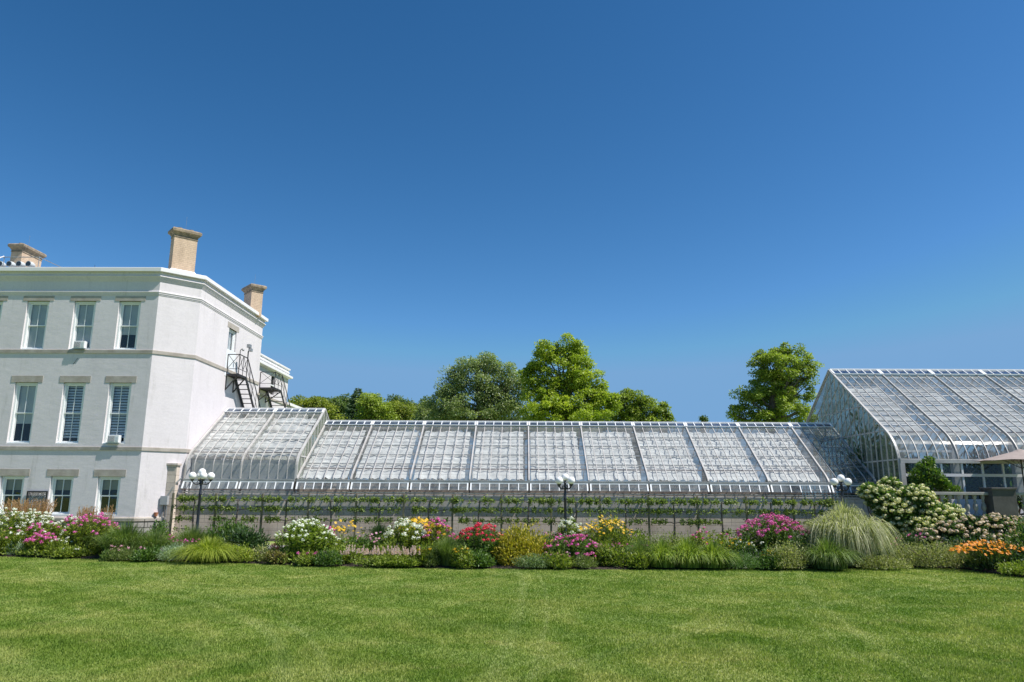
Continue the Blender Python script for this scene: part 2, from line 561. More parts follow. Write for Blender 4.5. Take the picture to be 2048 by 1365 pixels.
def bladegeo(B, D, L, W, droop, rng=RNG, seg=4, rnd=None, dp=2.4):
    """grass blades: base B, horizontal direction D (n,2) scaled by lean, length L, droop amount"""
    n = len(B)
    t = np.linspace(0, 1, seg + 1)
    up = 1.0
    V = np.zeros((n, seg + 1, 2, 3))
    hd = np.linalg.norm(D, axis=1)[:, None]
    S = np.stack([-D[:, 1], D[:, 0]], 1) / np.maximum(1e-6, hd)
    S = S + .5 * rng.normal(size=S.shape)
    for i, tt in enumerate(t):
        x = B[:, 0] + D[:, 0] * L * (tt * .6 + .6 * tt * tt)
        y = B[:, 1] + D[:, 1] * L * (tt * .6 + .6 * tt * tt)
        z = B[:, 2] + L * (tt - droop * tt ** dp)
        wd = W * (1 - .92 * tt ** 1.5) / 2
        V[:, i, 0] = np.stack([x - S[:, 0] * wd, y - S[:, 1] * wd, z], 1)
        V[:, i, 1] = np.stack([x + S[:, 0] * wd, y + S[:, 1] * wd, z], 1)
    V = V.reshape(-1, 3)
    k = 2 * (seg + 1)
    f = []
    for i in range(seg):
        f.append([2 * i, 2 * i + 1, 2 * i + 3, 2 * i + 2])
    f = np.array(f)
    Fq = (np.arange(n)[:, None, None] * k + f[None]).reshape(-1, 4)
    r = rng.random(n) if rnd is None else rnd
    return V, Fq, np.repeat(r, k)


def cat(*gs):
    V, Fs, Rr, k = [], [], [], 0
    for v, f, r in gs:
        V.append(v); Fs.append(f + k); Rr.append(r); k += len(v)
    return np.concatenate(V), np.concatenate(Fs), np.concatenate(Rr)


def sweep_path(mb, path, prof, outs):
    """extrude a moulding profile [(offset, z)] along a plan polyline; outward is to the right of travel"""
    P = [Vector((x, y)) for x, y in path]
    n = len(P)
    N = []
    for i in range(n - 1):
        d = (P[i + 1] - P[i]).normalized()
        N.append(Vector((d.y, -d.x)))
    rows = []
    for i in range(n):
        if i == 0: m = N[0]; k = 1
        elif i == n - 1: m = N[-1]; k = 1
        else:
            m = (N[i - 1] + N[i]).normalized(); k = 1 / m.dot(N[i])
        rows.append([(P[i].x + m.x * k * o, P[i].y + m.y * k * o, z) for o, z in prof])
    q = len(prof)
    vs = [p for r in rows for p in r]
    fs = []
    for i in range(n - 1):
        for j in range(q - 1):
            a = i * q + j
            fs.append((a, a + 1, a + q + 1, a + q))
    if outs:
        fs.append(tuple(range(q)))
        fs.append(tuple((n - 1) * q + j for j in range(q - 1, -1, -1)))
        for i in range(n - 1):
            fs.append((i * q + q - 1, i * q, (i + 1) * q, (i + 1) * q + q - 1))
    return mb.add(vs, fs)


def wall_holes(mb, O, u, n, L, z0, z1, holes, depth=.14):
    """wall face in the vertical plane through O along u (unit), outward normal n, with openings (a0,a1,b0,b1) and their reveals"""
    us = sorted({0, L} | {h[0] for h in holes} | {h[1] for h in holes})
    zs = sorted({z0, z1} | {h[2] for h in holes} | {h[3] for h in holes})
    P = lambda a, z, d=0: (O[0] + u[0] * a - n[0] * d, O[1] + u[1] * a - n[1] * d, z)
    for i in range(len(us) - 1):
        for j in range(len(zs) - 1):
            ca, cz = (us[i] + us[i + 1]) / 2, (zs[j] + zs[j + 1]) / 2
            if any(h[0] < ca < h[1] and h[2] < cz < h[3] for h in holes):
                continue
            mb.quad(P(us[i], zs[j]), P(us[i + 1], zs[j]), P(us[i + 1], zs[j + 1]), P(us[i], zs[j + 1]))
    for a0, a1, b0, b1 in holes:
        mb.quad(P(a0, b0), P(a0, b1), P(a0, b1, depth), P(a0, b0, depth))
        mb.quad(P(a1, b0), P(a1, b0, depth), P(a1, b1, depth), P(a1, b1))
        mb.quad(P(a0, b0), P(a0, b0, depth), P(a1, b0, depth), P(a1, b0))
        mb.quad(P(a0, b1), P(a1, b1), P(a1, b1, depth), P(a0, b1, depth))


# ================================================================ GROUND
EDGE = [gr(-160, 1113), gr(0, 1114), gr(230, 1120), gr(460, 1127), gr(700, 1134), gr(930, 1138), gr(1200, 1140), gr(1400, 1139),
        gr(1650, 1138), gr(1850, 1135), gr(1935, 1140), gr(2000, 1148), gr(2060, 1158), gr(2150, 1172)]
g = MB()
xs = [-400, -60, -30, -16, -8, 0, 8, 16, 30, 60, 400]
ys = [-200, -20, 0, 5, 12, 20, 28, 40, 80, 900]
for i in range(len(xs) - 1):
    for j in range(len(ys) - 1):
        g.quad((xs[i], ys[j], 0), (xs[i + 1], ys[j], 0), (xs[i + 1], ys[j + 1], 0), (xs[i], ys[j + 1], 0))
tag(g.build('lawn', 'lawn'), kind='structure')
# bed soil: from the lawn edge back to the path, slightly crowned
b = MB()
nE = 90
ex = np.linspace(EDGE[0][0], EDGE[-1][0], nE)
ey = np.interp(ex, [p[0] for p in EDGE], [p[1] for p in EDGE])
# the edge hooks towards the camera at its right-hand end
rows = []
for k in range(nE):
    X, Y0 = ex[k], ey[k] + .04 * math.sin(7 * ex[k])
    Y1 = 22.2
    col = []
    for t, z in ((0, .004), (.02, .035), (.15, .07), (.5, .11), (.85, .08), (1, .006)):
        col.append((X, Y0 + (Y1 - Y0) * t, z + (.012 * random.random() if 0 < t < 1 else 0)))
    rows.append(col)
for k in range(nE - 1):
    for j in range(5):
        b.quad(rows[k][j], rows[k + 1][j], rows[k + 1][j + 1], rows[k][j + 1])
tag(b.build('flower_bed_soil', 'soil', smooth=True), kind='structure')
tag(MB().box(-30, 12.9, 23.1, 24.6, -.05, .012).build('gravel_path', 'gravel'), kind='structure')
tag(MB().box(-30, 13.0, 26.7, 28.1, -.05, .010).build('wall_foot_soil', 'soil'), kind='structure')
# right-hand terrace
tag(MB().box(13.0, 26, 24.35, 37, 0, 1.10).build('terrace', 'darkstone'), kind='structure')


# lawn blades
def lawn_blades():
    n = 720000
    u = RNG.random(n)
    Y = 6.2 * (20.2 / 6.2) ** (u ** .95)
    half = Y * .76 + 1.2
    X = (RNG.random(n) * 2 - 1) * half
    eY = np.interp(X, [p[0] for p in EDGE], [p[1] for p in EDGE])
    k = Y < eY + .02
    X, Y = X[k], Y[k]
    n = len(X)
    a = RNG.random(n) * 2 * np.pi
    h = (.012 + .020 * RNG.random(n) ** 1.5) * (1 + .25 * np.sin(X * 1.3 + .6 * Y) * np.sin(Y * 1.7 - X * .4))
    lean = .6 * RNG.random(n)
    wd = (.0022 + .00052 * Y * (.6 + .6 * RNG.random(n)))
    B = np.stack([X, Y, np.zeros(n)], 1)
    S = np.stack([np.cos(a), np.sin(a), np.zeros(n)], 1) * wd[:, None]
    T = B + np.stack([np.cos(a + 1.9) * lean * h, np.sin(a + 1.9) * lean * h, h], 1)
    V = np.stack([B - S, B + S, T], 1).reshape(-1, 3)
    o = npmesh('lawn_grass', V, np.arange(3 * n).reshape(n, 3), np.repeat(RNG.random(n), 3), 'blade')
    tag(o, 'short mown green grass growing over the whole lawn', 'grass', kind='stuff')


lawn_blades()

# ================================================================ WHITE MANSION
YF = 27.3
XC, XS, YS, YE = -14.2, -13.02, 28.35, 35.45
XW = -27.0
mans = thing('mansion', (-18, 31, 0), 'white three-storey stuccoed house with chamfered corner and grey stone lintels', 'building')
# openings  (x0, x1, z0, z1)
cols = [(-21.17, -20.29), (-19.34, -18.46), (-17.48, -16.62), (-15.72, -14.86)]
cols = [(-24.81, -23.93), (-22.99, -22.11)] + cols
rows_ = [(7.03, 8.96), (3.44, 5.75), (.84, 2.24)]
holes = [(a - XW, b_ - XW, c_, d_) for (a, b_) in cols for (c_, d_) in rows_]
wl = MB()
wall_holes(wl, (XW, YF), (1, 0), (0, -1), XC - XW, .60, 10.3, holes, .15)
dch = Vector((XS - XC, YS - YF)); Lc = dch.length; dch.normalize()
wall_holes(wl, (XC, YF), dch, (dch.y, -dch.x), Lc, .60, 10.3, [], .1)
sh = (31.40 - YS, 32.28 - YS, 6.94, 8.86)
wall_holes(wl, (XS, YS), (0, 1), (1, 0), YE - YS, .60, 10.3, [sh], .18)
wl.quad((XS, YE, .6), (XW, YE, .6), (XW, YE, 10.3), (XS, YE, 10.3))
wl.quad((XW, YE, .6), (XW, YF, .6), (XW, YF, 10.3), (XW, YE, 10.3))
wl.build('wall', 'stucco', mans)
path = [(XW, YF), (XC, YF), (XS, YS), (XS, YE), (XW, YE)]
pb = MB(); sweep_path(pb, path, [(-.06, -.02), (.02, -.02), (.05, .30), (.04, .63), (-.06, .63)], True)
pb.build('plinth', 'rubble', mans)
pb = MB(); sweep_path(pb, path, [(-.06, .632), (.07, .632), (.07, .74), (.03, .79), (-.06, .79)], True)
pb.build('water_table', 'lime', mans, bevel=.008)
for z0, z1 in ((6.885, 7.028), (3.20, 3.338)):
    bm_ = MB(); sweep_path(bm_, path, [(-.05, z0), (.034, z0), (.038, z1 - .02), (.03, z1), (-.05, z1)], True)
    bm_.build('belt_course', 'lime', mans)
co = MB()
sweep_path(co, path, [(-.05, 9.20), (.015, 9.20), (.018, 9.245), (.035, 9.25), (.038, 9.30), (.055, 9.315), (.055, 9.345), (.02, 9.375), (-.05, 9.378)], True)
sweep_path(co, path, [(-.05, 9.76), (.012, 9.76), (.015, 9.80), (.036, 9.803), (.038, 9.845), (.060, 9.848), (.062, 9.89), (.085, 9.893), (.09, 9.93), (.115, 9.94), (.115, 9.965), (.06, 10.02), (.06, 10.12), (-.05, 10.127)], True)
co.build('cornice', 'stucco', mans)
fa = MB(); sweep_path(fa, path, [(-.35, 10.128), (.19, 10.128), (.19, 10.275), (.165, 10.288), (-.35, 10.31)], True)
fa.build('parapet_fascia', 'fascia', mans, bevel=.006)
MB().prism([(XW + .1, YF + .3), (XC - .1, YF + .3), (XS - .3, YS + .1), (XS - .3, YE - .2), (XW + .1, YE - .2)], 10.1, 10.24).build('flat_roof', 'roofing', mans)
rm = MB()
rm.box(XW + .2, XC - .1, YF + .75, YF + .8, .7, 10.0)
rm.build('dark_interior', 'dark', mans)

for r, (c_, d_) in enumerate(rows_):
    for i, (a, b_) in enumerate(cols):
        lt = MB().box(a - .17, b_ + .17, YF - .012, YF + .1, d_, d_ + (.20 if r == 0 else .26))
        lt.build('lintel', 'lime', mans, bevel=.006)


def window(a, b_, c_, d_, y, blind, dark=True, axis='x', parent=mans, rail=.5):
    """sash window in an opening; frame > sash, pane, blind"""
    def T(mb):
        if axis == 'y':
            mb.v = [(XS - (py - YF), YS_ + (px - a), pz) for px, py, pz in mb.v]
        return mb
    YS_ = a
    f = MB()
    t = .075
    for (x0, x1, z0, z1) in ((a, a + t, c_, d_), (b_ - t, b_, c_, d_), (a + t, b_ - t, d_ - t, d_), (a + t, b_ - t, c_, c_ + .06)):
        f.box(x0, x1, y + .075, y + .16, z0, z1)
    f.box(a + t, a + t + .02, y + .10, y + .16, c_ + .06, d_ - t)
    f.box(b_ - t - .02, b_ - t, y + .10, y + .16, c_ + .06, d_ - t)
    f.box(a + .003, b_ - .003, y + .01, y + .075, c_, c_ + .035)
    fr = T(f).build('window', 'frame', parent)
    zm = c_ + (d_ - c_) * rail
    xa, xb = a + t + .021, b_ - t - .021
    for nm, z0, z1, yy in (('sash', zm - .02, d_ - t - .003, y + .112), ('sash', c_ + .063, zm + .02, y + .145)):
        s = MB()
        w_ = .045
        s.box(xa, xa + w_, yy, yy + .03, z0, z1); s.box(xb - w_, xb, yy, yy + .03, z0, z1)
        s.box(xa + w_, xb - w_, yy, yy + .03, z1 - w_ * .9, z1); s.box(xa + w_, xb - w_, yy, yy + .03, z0, z0 + w_ * .9)
        xm = (xa + xb) / 2
        s.box(xm - .012, xm + .012, yy + .002, yy + .028, z0 + w_ * .9, z1 - w_ * .9)
        T(s).build('sash', 'frame', fr)
        p = MB().quad((xa + w_, yy + .014, z0 + w_), (xb - w_, yy + .014, z0 + w_), (xb - w_, yy + .014, z1 - w_), (xa + w_, yy + .014, z1 - w_))
        T(p).build('pane', 'winglass', fr)
    if blind and blind[0] == 'blind':
        zb = d_ - (d_ - c_) * blind[1]
        s = MB().box(xa, xb, y + .185, y + .195, zb, d_ - .05)
        if blind[1] < .95:
            s.box(xa, xb, y + .18, y + .20, zb - .03, zb)
        T(s).build('blind', blind[2] if len(blind) > 2 else 'blind', fr)
    elif blind and blind[0] == 'slats':
        s = MB()
        z = d_ - .1
        while z > c_ + .22:
            s.add([(xa, y + .20, z - .085), (xb, y + .20, z - .085), (xb, y + .23, z - .01), (xa, y + .23, z - .01)], [(0, 1, 2, 3)])
            z -= .105
        T(s).build('shutter', 'slat', fr)
    return fr


MT['blindwarm'] = mat('olive_window_blind', (.34, .32, .20), .8)
bl = {0: {0: ('blind', .99), 1: ('blind', .99), 2: ('blind', .99), 3: ('blind', .99), 4: ('blind', .99), 5: ('blind', .66)},
      1: {0: ('blind', .7), 1: ('blind', .7), 2: ('blind', .8), 3: ('blind', .66), 4: ('slats',), 5: ('slats',)},
      2: {0: None, 1: ('blind', .3, 'blindwarm'), 2: ('blind', .34, 'blindwarm'), 3: ('blind', .34, 'blindwarm'), 4: ('blind', .34, 'blindwarm'), 5: ('blind', .32, 'blindwarm')}}
for r, (c_, d_) in enumerate(rows_):
    for i, (a, b_) in enumerate(cols):
        window(a, b_, c_, d_, YF, bl[r][i])
# side window above the fire escape
sidew = window(31.40, 32.28, 6.94, 8.86, YF, ('blind', .6), axis='y')
MB().box(XS - .1, XS + .012, 31.2, 32.5, 8.86, 9.10).build('lintel', 'lime', mans)
MB().box(XS - .02, XS + .012, 31.3, 32.36, 6.70, 7.9).build('door_panel', 'slat', mans)


# chimneys
def chimney(P0, ang, W_, D_, zb, zt, base_z, pots=2):
    """footprint: front corner P0, wide face W_ along ang, other face D_ going back to its left"""
    e1 = Vector((math.cos(ang), math.sin(ang))); e2 = Vector((-e1.y, e1.x))
    cc = Vector(P0) + e1 * W_ / 2 + e2 * D_ / 2

    def corners(o):
        return [tuple(cc + e1 * (sx * (W_ / 2 + o)) + e2 * (sy * (D_ / 2 + o))) for sx, sy in ((-1, -1), (1, -1), (1, 1), (-1, 1))]

    def ring(mb, prof):
        vs, q = [], len(prof)
        for o, z in prof:
            vs += [(x, y, z) for x, y in corners(o)]
        fs = [(3, 2, 1, 0), tuple(4 * (q - 1) + j for j in range(4))]
        for i in range(q - 1):
            for j in range(4):
                a, b2 = 4 * i + j, 4 * i + (j + 1) % 4
                fs.append((a, b2, b2 + 4, a + 4))
        mb.add(vs, fs)
    c = MB(); ring(c, [(0, zb), (0, zt - .30)])
    ch = c.build('chimney', 'brick', mans)
    k = MB(); ring(k, [(.004, zt - .40), (.022, zt - .39), (.022, zt - .36), (.010, zt - .35), (.010, zt - .299), (.03, zt - .27), (.075, zt - .20), (.12, zt - .17), (.13, zt - .07), (.08, zt - .02), (-.05, zt)])
    k.build('chimney_cap', 'cap', ch, bevel=.01)
    if base_z:
        q = MB(); ring(q, [(.05, base_z - .25), (.05, base_z), (.003, base_z + .07)])
        q.build('chimney_base', 'fascia', ch)
    p = MB()
    el = e1 if W_ > D_ else e2
    for j in range(pots):
        pc = cc + el * ((j + .5) / pots - .5) * max(W_, D_)
        p.lathe([(.11, zt - .01), (.11, zt + .08), (.08, zt + .08), (.08, zt + .02)], (pc.x, pc.y), 12)
    p.build('chimney_pot', 'cap', ch)
    MB().tube([(cc.x, cc.y, zt), (cc.x + .01, cc.y, zt + .62)], .005, 5).build('lightning_rod', 'galv', ch)


AC = math.atan2(YS - YF, XS - XC)
chimney((-14.13, 27.90), AC, .90, .45, 10.2, 12.24, 10.44)
chimney((-13.16, 34.0), AC, .56, .95, 10.1, 11.66, None, 1)
chimney((-23.10, 31.1), 0, .50, 1.35, 10.2, 12.66, None, 3)

# rear wing
XR2, Y20, Y21 = -14.6, 36.2, 44.8
wing = thing('mansion_wing', (-18, 40, 0), 'lower white rear wing of the house with its own cornice, behind the fire escapes', 'building')
wl = MB()
wall_holes(wl, (XR2, Y20), (0, 1), (1, 0), Y21 - Y20, 0, 9.1, [(5.55, 6.2, 7.3, 8.4)], .15)
wl.quad((XR2, Y21, 0), (-24, Y21, 0), (-24, Y21, 9.1), (XR2, Y21, 9.1))
wl.quad((-24, Y20, 0), (XR2, Y20, 0), (XR2, Y20, 9.1), (-24, Y20, 9.1))
wl.quad((-24, Y20, 9.1), (XR2, Y20, 9.1), (XR2, Y21, 9.1), (-24, Y21, 9.1))
wl.build('wall', 'stucco', wing)
cw = MB(); p2 = [(-24, Y20), (XR2, Y20), (XR2, Y21), (-24, Y21)]
sweep_path(cw, p2, [(-.05, 8.62), (.05, 8.64), (.22, 8.70), (.22, 8.82), (.02, 8.86), (.02, 8.99), (.06, 9.0), (.06, 9.05), (.02, 9.06), (.02, 9.18), (.08, 9.2), (.08, 9.28), (-.05, 9.28)], True)
cw.build('cornice', 'fascia', wing)
bw_ = MB(); sweep_path(bw_, p2, [(-.05, 6.98), (.05, 6.98), (.05, 7.1), (-.05, 7.1)], True)
bw_.build('belt_course', 'lime', wing)
MB().box(XR2 - .13, XR2 - .09, 41.75, 42.4, 7.3, 8.4).build('window', 'dark', wing)
MB().box(XR2 - .08, XR2 - .02, 41.75, 42.4, 7.82, 7.88).build('window_frame', 'frame', wing)
ax = MB(); ax.box(-17.0, XR2 + .01, Y21 + .003, 49.5, 0, 7.05)
annex = thing('annex', (-16, 47, 0), 'low white annex with a flat coping, just beyond the rear wing', 'building')
ax.build('wall', 'stucco', annex)
MB().box(-17.1, XR2 + .10, Y21 + .01, 49.6, 7.053, 7.22).build('coping', 'fascia', annex)


# fire escapes
def fire_escape(X0, X1, ya, yb, z, zbot, dy, label, n):
    t = thing('fire_escape', (X0, ya, z), label, 'fire escape', 'iron fire escapes on the house side wall')
    pl = MB()
    pl.box(X0, X1, ya, ya + .05, z - .09, z); pl.box(X0, X1, yb - .05, yb, z - .09, z)
    pl.box(X1 - .05, X1, ya + .05, yb - .05, z - .09, z); pl.box(X0, X0 + .05, ya + .05, yb - .05, z - .09, z)
    k = int((X1 - X0 - .1) / .05)
    for i in range(k):
        xx = X0 + .05 + (i + .5) * (X1 - X0 - .1) / k
        pl.box(xx - .012, xx + .012, ya + .05, yb - .05, z - .05, z - .01)
    pl.build('platform', 'iron', t)
    r = MB()
    H = .86
    for (x, y) in ((X0 + .03, ya + .02), (X1 - .02, ya + .02), (X1 - .02, yb - .02)):
        r.bar((x, y, z), (x, y, z + H), .028)
    r.bar((X0 + .03, ya + .02, z + H), (X1 - .02, ya + .02, z + H), .035)
    r.bar((X1 - .02, ya + .02, z + H), (X1 - .02, yb - .02, z + H), .035)
    r.bar((X0 + .03, ya + .02, z + .22), (X1 - .02, ya + .02, z + .22), .02)
    r.bar((X1 - .02, ya + .02, z + .22), (X1 - .02, yb - .02, z + .22), .02)
    r.bar((X0 + .04, ya + .02, z + .23), (X1 - .03, ya + .02, z + H), .018)
    r.bar((X0 + .04, ya + .015, z + H), (X1 - .03, ya + .015, z + .23), .018)
    ym = (ya + yb) / 2
    r.bar((X1 - .02, ym, z), (X1 - .02, ym, z + H), .02)
    for (p, q) in ((ya, ym), (ym, yb)):
        r.bar((X1 - .02, p, z + .22), (X1 - .02, q, z + H), .016)
        r.bar((X1 - .016, q, z + .22), (X1 - .016, p, z + H), .016)
    r.build('railing', 'iron', t)
    b_ = MB()
    for y in (ya + .05, yb - .06):
        b_.bar((X0 + .01, y, z - .10), (X0 + .01, y, z - .72), .05)
        b_.bar((X0 + .02, y, z - .70), (X1 - .08, y, z - .11), .045)
    b_.build('bracket', 'iron', t)
    s = MB()
    for x in (X0 + .06, X1 - .04):
        s.bar((x, yb - .03, z - .03), (x, yb + dy, zbot), .045, .13)
    s.build('stringer', 'iron', t)
    tr = MB()
    for i in range(n):
        f = (i + .6) / n
        yy, zz = yb + dy * f, z + (zbot - z) * f
        tr.box(X0 + .08, X1 - .06, yy - .07, yy + .07, zz - .012, zz + .012)
    tr.build('tread', 'iron', t)
    h = MB()
    h.bar((X1 - .02, yb, z + H), (X1 - .02, yb + dy + .25, zbot + H - .2), .032)
    for f in (.2, .45, .7, .95):
        yy, zz = yb + dy * f, z + (zbot - z) * f
        h.bar((X1 - .022, yy, zz), (X1 - .022, yy + .06, zz + H - .06), .018)
    h.bar((X1 - .024, yb, z + .40), (X1 - .024, yb + dy, zbot + .40), .018)
    h.bar((X1 - .026, yb + .1, z + .75), (X1 - .026, yb + dy * .5, z + (zbot - z) * .5), .014)
    h.build('stair_rail', 'iron', t)
    return t


fire_escape(XS, -12.45, 31.45, 32.42, 6.80, 4.9, 1.9, 'near black iron fire escape on the main house side wall, with X-braced railing', 10)
fire_escape(XR2, -13.72, 39.9, 41.1, 7.42, 5.5, 2.1, 'far black iron fire escape on the rear wing, partly behind the house corner', 9)
# flood lamps by the near fire escape
fl = thing('floodlight', (-12.55, 32.6, 7.5), 'grey floodlight heads on a thin black post at the fire escape corner', 'floodlight')
MB().tube([(-12.47, 32.40, 7.62), (-12.47, 32.40, 7.95), (-12.42, 32.40, 8.15)], .028, 8).build('pole', 'iron', fl)
q = MB(); q.box(-12.53, -12.37, 32.3, 32.5, 8.14, 8.30); q.box(-12.46, -12.32, 32.36, 32.54, 7.98, 8.12)
q.build('lamp_head', 'galv', fl, bevel=.01)
ca = thing('security_camera', (-12.7, 32, 7.6), 'small domed security camera on a curved black bracket above the fire escape rail', 'camera')
MB().tube([(-12.72, 32.1, 7.6), (-12.72, 32.1, 7.95), (-12.68, 32.1, 8.02), (-12.6, 32.08, 8.03)], .018, 6).build('bracket', 'iron', ca)
MB().ball((-12.58, 32.06, 7.98), .055, 12, 8).build('camera_head', 'galv', ca, smooth=True)


# window air conditioners
def aircon(x, z, label):
    t = thing('air_conditioner', (x, YF, z), label, 'air conditioner', 'window air conditioners')
    MB().box(x - .21, x + .21, YF - .11, YF + .1, z, z + .28).build('housing', 'acbody', t, bevel=.012)
    g_ = MB()
    g_.box(x - .19, x + .05, YF - .116, YF - .111, z + .04, z + .24)
    g_.build('grille', 'acgrille', t)
    s = MB()
    for k in range(6):
        s.box(x - .185, x + .045, YF - .122, YF - .117, z + .05 + k * .034, z + .058 + k * .034)
    for k in range(6):
        xx = x - .17 + k * .038
        s.box(xx, xx + .006, YF - .128, YF - .123, z + .045, z + .235)
    for k in range(5):
        s.box(x + .09, x + .19, YF - .1145, YF - .1105, z + .05 + k * .04, z + .066 + k * .04)
    s.build('louvre', 'slat', t)
    MB().box(x - .26, x + .26, YF - .10, YF - .04, z - .035, z - .003).build('support_tray', 'galv', t)


aircon(-17.02, 7.07, 'white window air conditioner in a top floor window, third window from the chamfered corner side')
aircon(-15.27, 3.48, 'white window air conditioner in the slatted middle floor window nearest the corner')
bpy.data.objects['air_conditioner']['label'] = 'white air conditioner in the middle of the top floor windows'
tag(MB().tube([(-17.05, YF - .02, 6.70), (-17.2, YF - .015, 6.45)], .006, 5).build('drip_tube', 'iron'), 'thin dark drip tube hanging on the white wall below the top floor air conditioner', 'tube')

# ornamental pierced panel on the facade
op = thing('ornamental_panel', (-17.9, YF, 1.0), 'black pierced metal panel with leafy scrollwork leaning on the white facade', 'metal panel')
pf = MB()
px0, px1, pz0, pz1, py = -18.27, -17.50, .98, 1.70, YF - .05
pf.box(px0, px1, py, py + .02, pz1 - .05, pz1); pf.box(px0, px1, py, py + .02, pz0, pz0 + .04)
pf.box(px0, px0 + .05, py, py + .02, pz0 + .04, pz1 - .05); pf.box(px1 - .05, px1, py, py + .02, pz0 + .04, pz1 - .05)
pf.build('border', 'iron', op)
pr_ = MB()
for i in range(11):
    for j in range(9):
        x = px0 + .07 + i * .065 + random.uniform(-.02, .02); z = pz0 + .06 + j * .073 + random.uniform(-.02, .02)
        a = random.random() * 6.28
        for k in range(3):
            aa = a + k * 2.1
            c_, s_ = math.cos(aa), math.sin(aa)
            L, W_ = .055, .013
            pr_.add([(x, py + .006 + k * .002, z), (x + c_ * L * .5 - s_ * W_, py + .006 + k * .002, z + s_ * L * .5 + c_ * W_), (x + c_ * L, py + .006 + k * .002, z + s_ * L),
                     (x + c_ * L * .5 + s_ * W_, py + .006 + k * .002, z + s_ * L * .5 - c_ * W_)], [(0, 1, 2, 3)])
pr_.build('scrollwork', 'iron', op)

# roof lamp row and guard rail
YL = 28.2
zr = 11.05
gd = thing('roof_guard_rail', (-20.5, YL, 10.3), 'thin steel guard rail on the flat roof around the round lamps', 'railing')
rr = MB()
xr = -19.75
rr.tube([(-24, YL, zr), (xr, YL, zr), (xr + .1, YL + 1.6, zr - .02), (xr + .15, YL + 3.2, zr)], .018, 6)
rr.tube([(-24, YL, zr - .38), (xr - .25, YL, zr - .38), (xr + .05, YL + 1.0, zr - .40)], .014, 6)
rr.build('rail', 'galv', gd)
for x, y in ((-22.8, YL), (-21.2, YL + .01), (xr, YL), (xr + .13, YL + 2.4)):
    MB().tube([(x, y, 10.24), (x, y, zr + .02)], .016, 6).build('post', 'galv', gd)
MB().tube([(-21.2, YL - .02, 11.08), (-21.35, YL - .3, 10.85), (-21.5, YL - .42, 10.32)], .022, 6).build('conduit', 'fascia', gd)
for i in range(7):
    x = -20.32 - i * .40
    t = thing('round_roof_lamp', (x, YL + .3, 10.4), 'round floodlight on the roof, %s from the right end of the row' % ['first', 'second', 'third', 'fourth', 'fifth', 'sixth', 'seventh'][i], 'floodlight', 'row of round floodlights on the roof')
    z = 10.84
    yaw = .25 if i < 3 else -.2
    dr = Vector((math.sin(-yaw) * .3, -1, -.05)).normalized()
    c = Vector((x, YL + .3, z))
    MB().tube([c + dr * .09, c + dr * .02, c - dr * .10, c - dr * .22, c - dr * .27], [.125, .12, .12, .08, .03], 16).build('housing', 'lampsteel', t, smooth=True)
    MB().tube([c + dr * .092, c + dr * .10], [.105, .10], 16).build('lens', 'lens', t)
    MB().tube([c + Vector((0, .05, -.12)), (x, YL + .35, 10.42)], .02, 6).build('stem', 'galv', t)
tag(MB().box(-23.4, -20.1, YL + .32, YL + .38, 10.38, 10.415).build('lamp_mounting_rail', 'iron'), 'black steel bar carrying the round roof floodlights', 'mounting bar')
tag(MB().tube([(-19.45, YL + 3.2, 10.24), (-19.40, YL + 3.2, 11.75)], .008, 5).build('roof_antenna', 'iron'), 'thin whip antenna standing on the flat roof beside the guard rail', 'antenna')

# ================================================================ BLOCK WALL, PILLAR, SERVICE BOX
bwll = thing('garden_block_wall', (0, 28.3, 0), 'long grey tan block wall with pale coping under the low greenhouses', 'wall')
MB().box(-13.3, 13.38, 28.22, 28.5, -.1, 1.585).build('blockwork', 'block', bwll)
cp = MB(); cp.box(-13.3, 13.38, 28.195, 28.52, 1.588, 1.66)
cp.build('coping', 'coping', bwll, bevel=.012)
pil = thing('block_pillar', (-13.3, 28.1, 0), 'square block pillar with stone cap against the chamfered house corner', 'pillar')
MB().box(-13.50, -13.12, 27.95, 28.2, 0, 2.68).build('shaft', 'block', pil)
MB().box(-13.54, -13.08, 27.91, 28.24, 2.683, 2.77).build('cap', 'coping', pil, bevel=.01)
cb_ = thing('service_cabinet', (-13.4, 27.8, 1.2), 'grey steel service box with pipes below, fixed beside the block pillar', 'cabinet')
MB().box(-13.55, -13.28, 27.78, 27.94, 1.22, 1.55).build('cabinet', 'box', cb_, bevel=.008)
q = MB(); q.tube([(-13.47, 27.88, 0), (-13.47, 27.88, 1.22)], .03, 8); q.tube([(-13.38, 27.88, 0), (-13.38, 27.88, 1.22)], .022, 8); q.tube([(-13.31, 27.86, .0), (-13.31, 27.86, 1.22)], .018, 8)
q.build('pipe', 'galv', cb_)
tag(MB().tube([(-13.36, 27.92, 1.56), (-13.10, 28.0, 2.05), (-12.98, 28.12, 2.22)], .03, 8).build('downpipe', 'gutter'), 'sloping grey downpipe from the greenhouse gutter to the service box', 'pipe')
MB().lathe([(.05, .80), (.075, .93), (.08, .95), (.06, .95)], (-13.62, 27.72), 12).build('clay_pot', 'terra', None, origin=(-13.62, 27.72, .8))
tag(bpy.data.objects['clay_pot'], 'little terracotta pot on the stone ledge of the chamfered house corner', 'pot')
# thin wire fence before the house foot
wf = thing('wire_fence', (-16, 26.2, 0), 'thin dark wire fence in front of the white house foot', 'fence')
q = MB()
for x in np.arange(-22, -12.6, 1.45):
    q.tube([(x, 26.3, 0), (x, 26.3, .75)], .012, 5)
q.build('post', 'iron', wf)
q = MB()
for z in (.2, .45, .72):
    q.tube([(-22, 26.3, z), (-12.9, 26.3, z)], .005, 4)
q.build('wire', 'iron', wf)


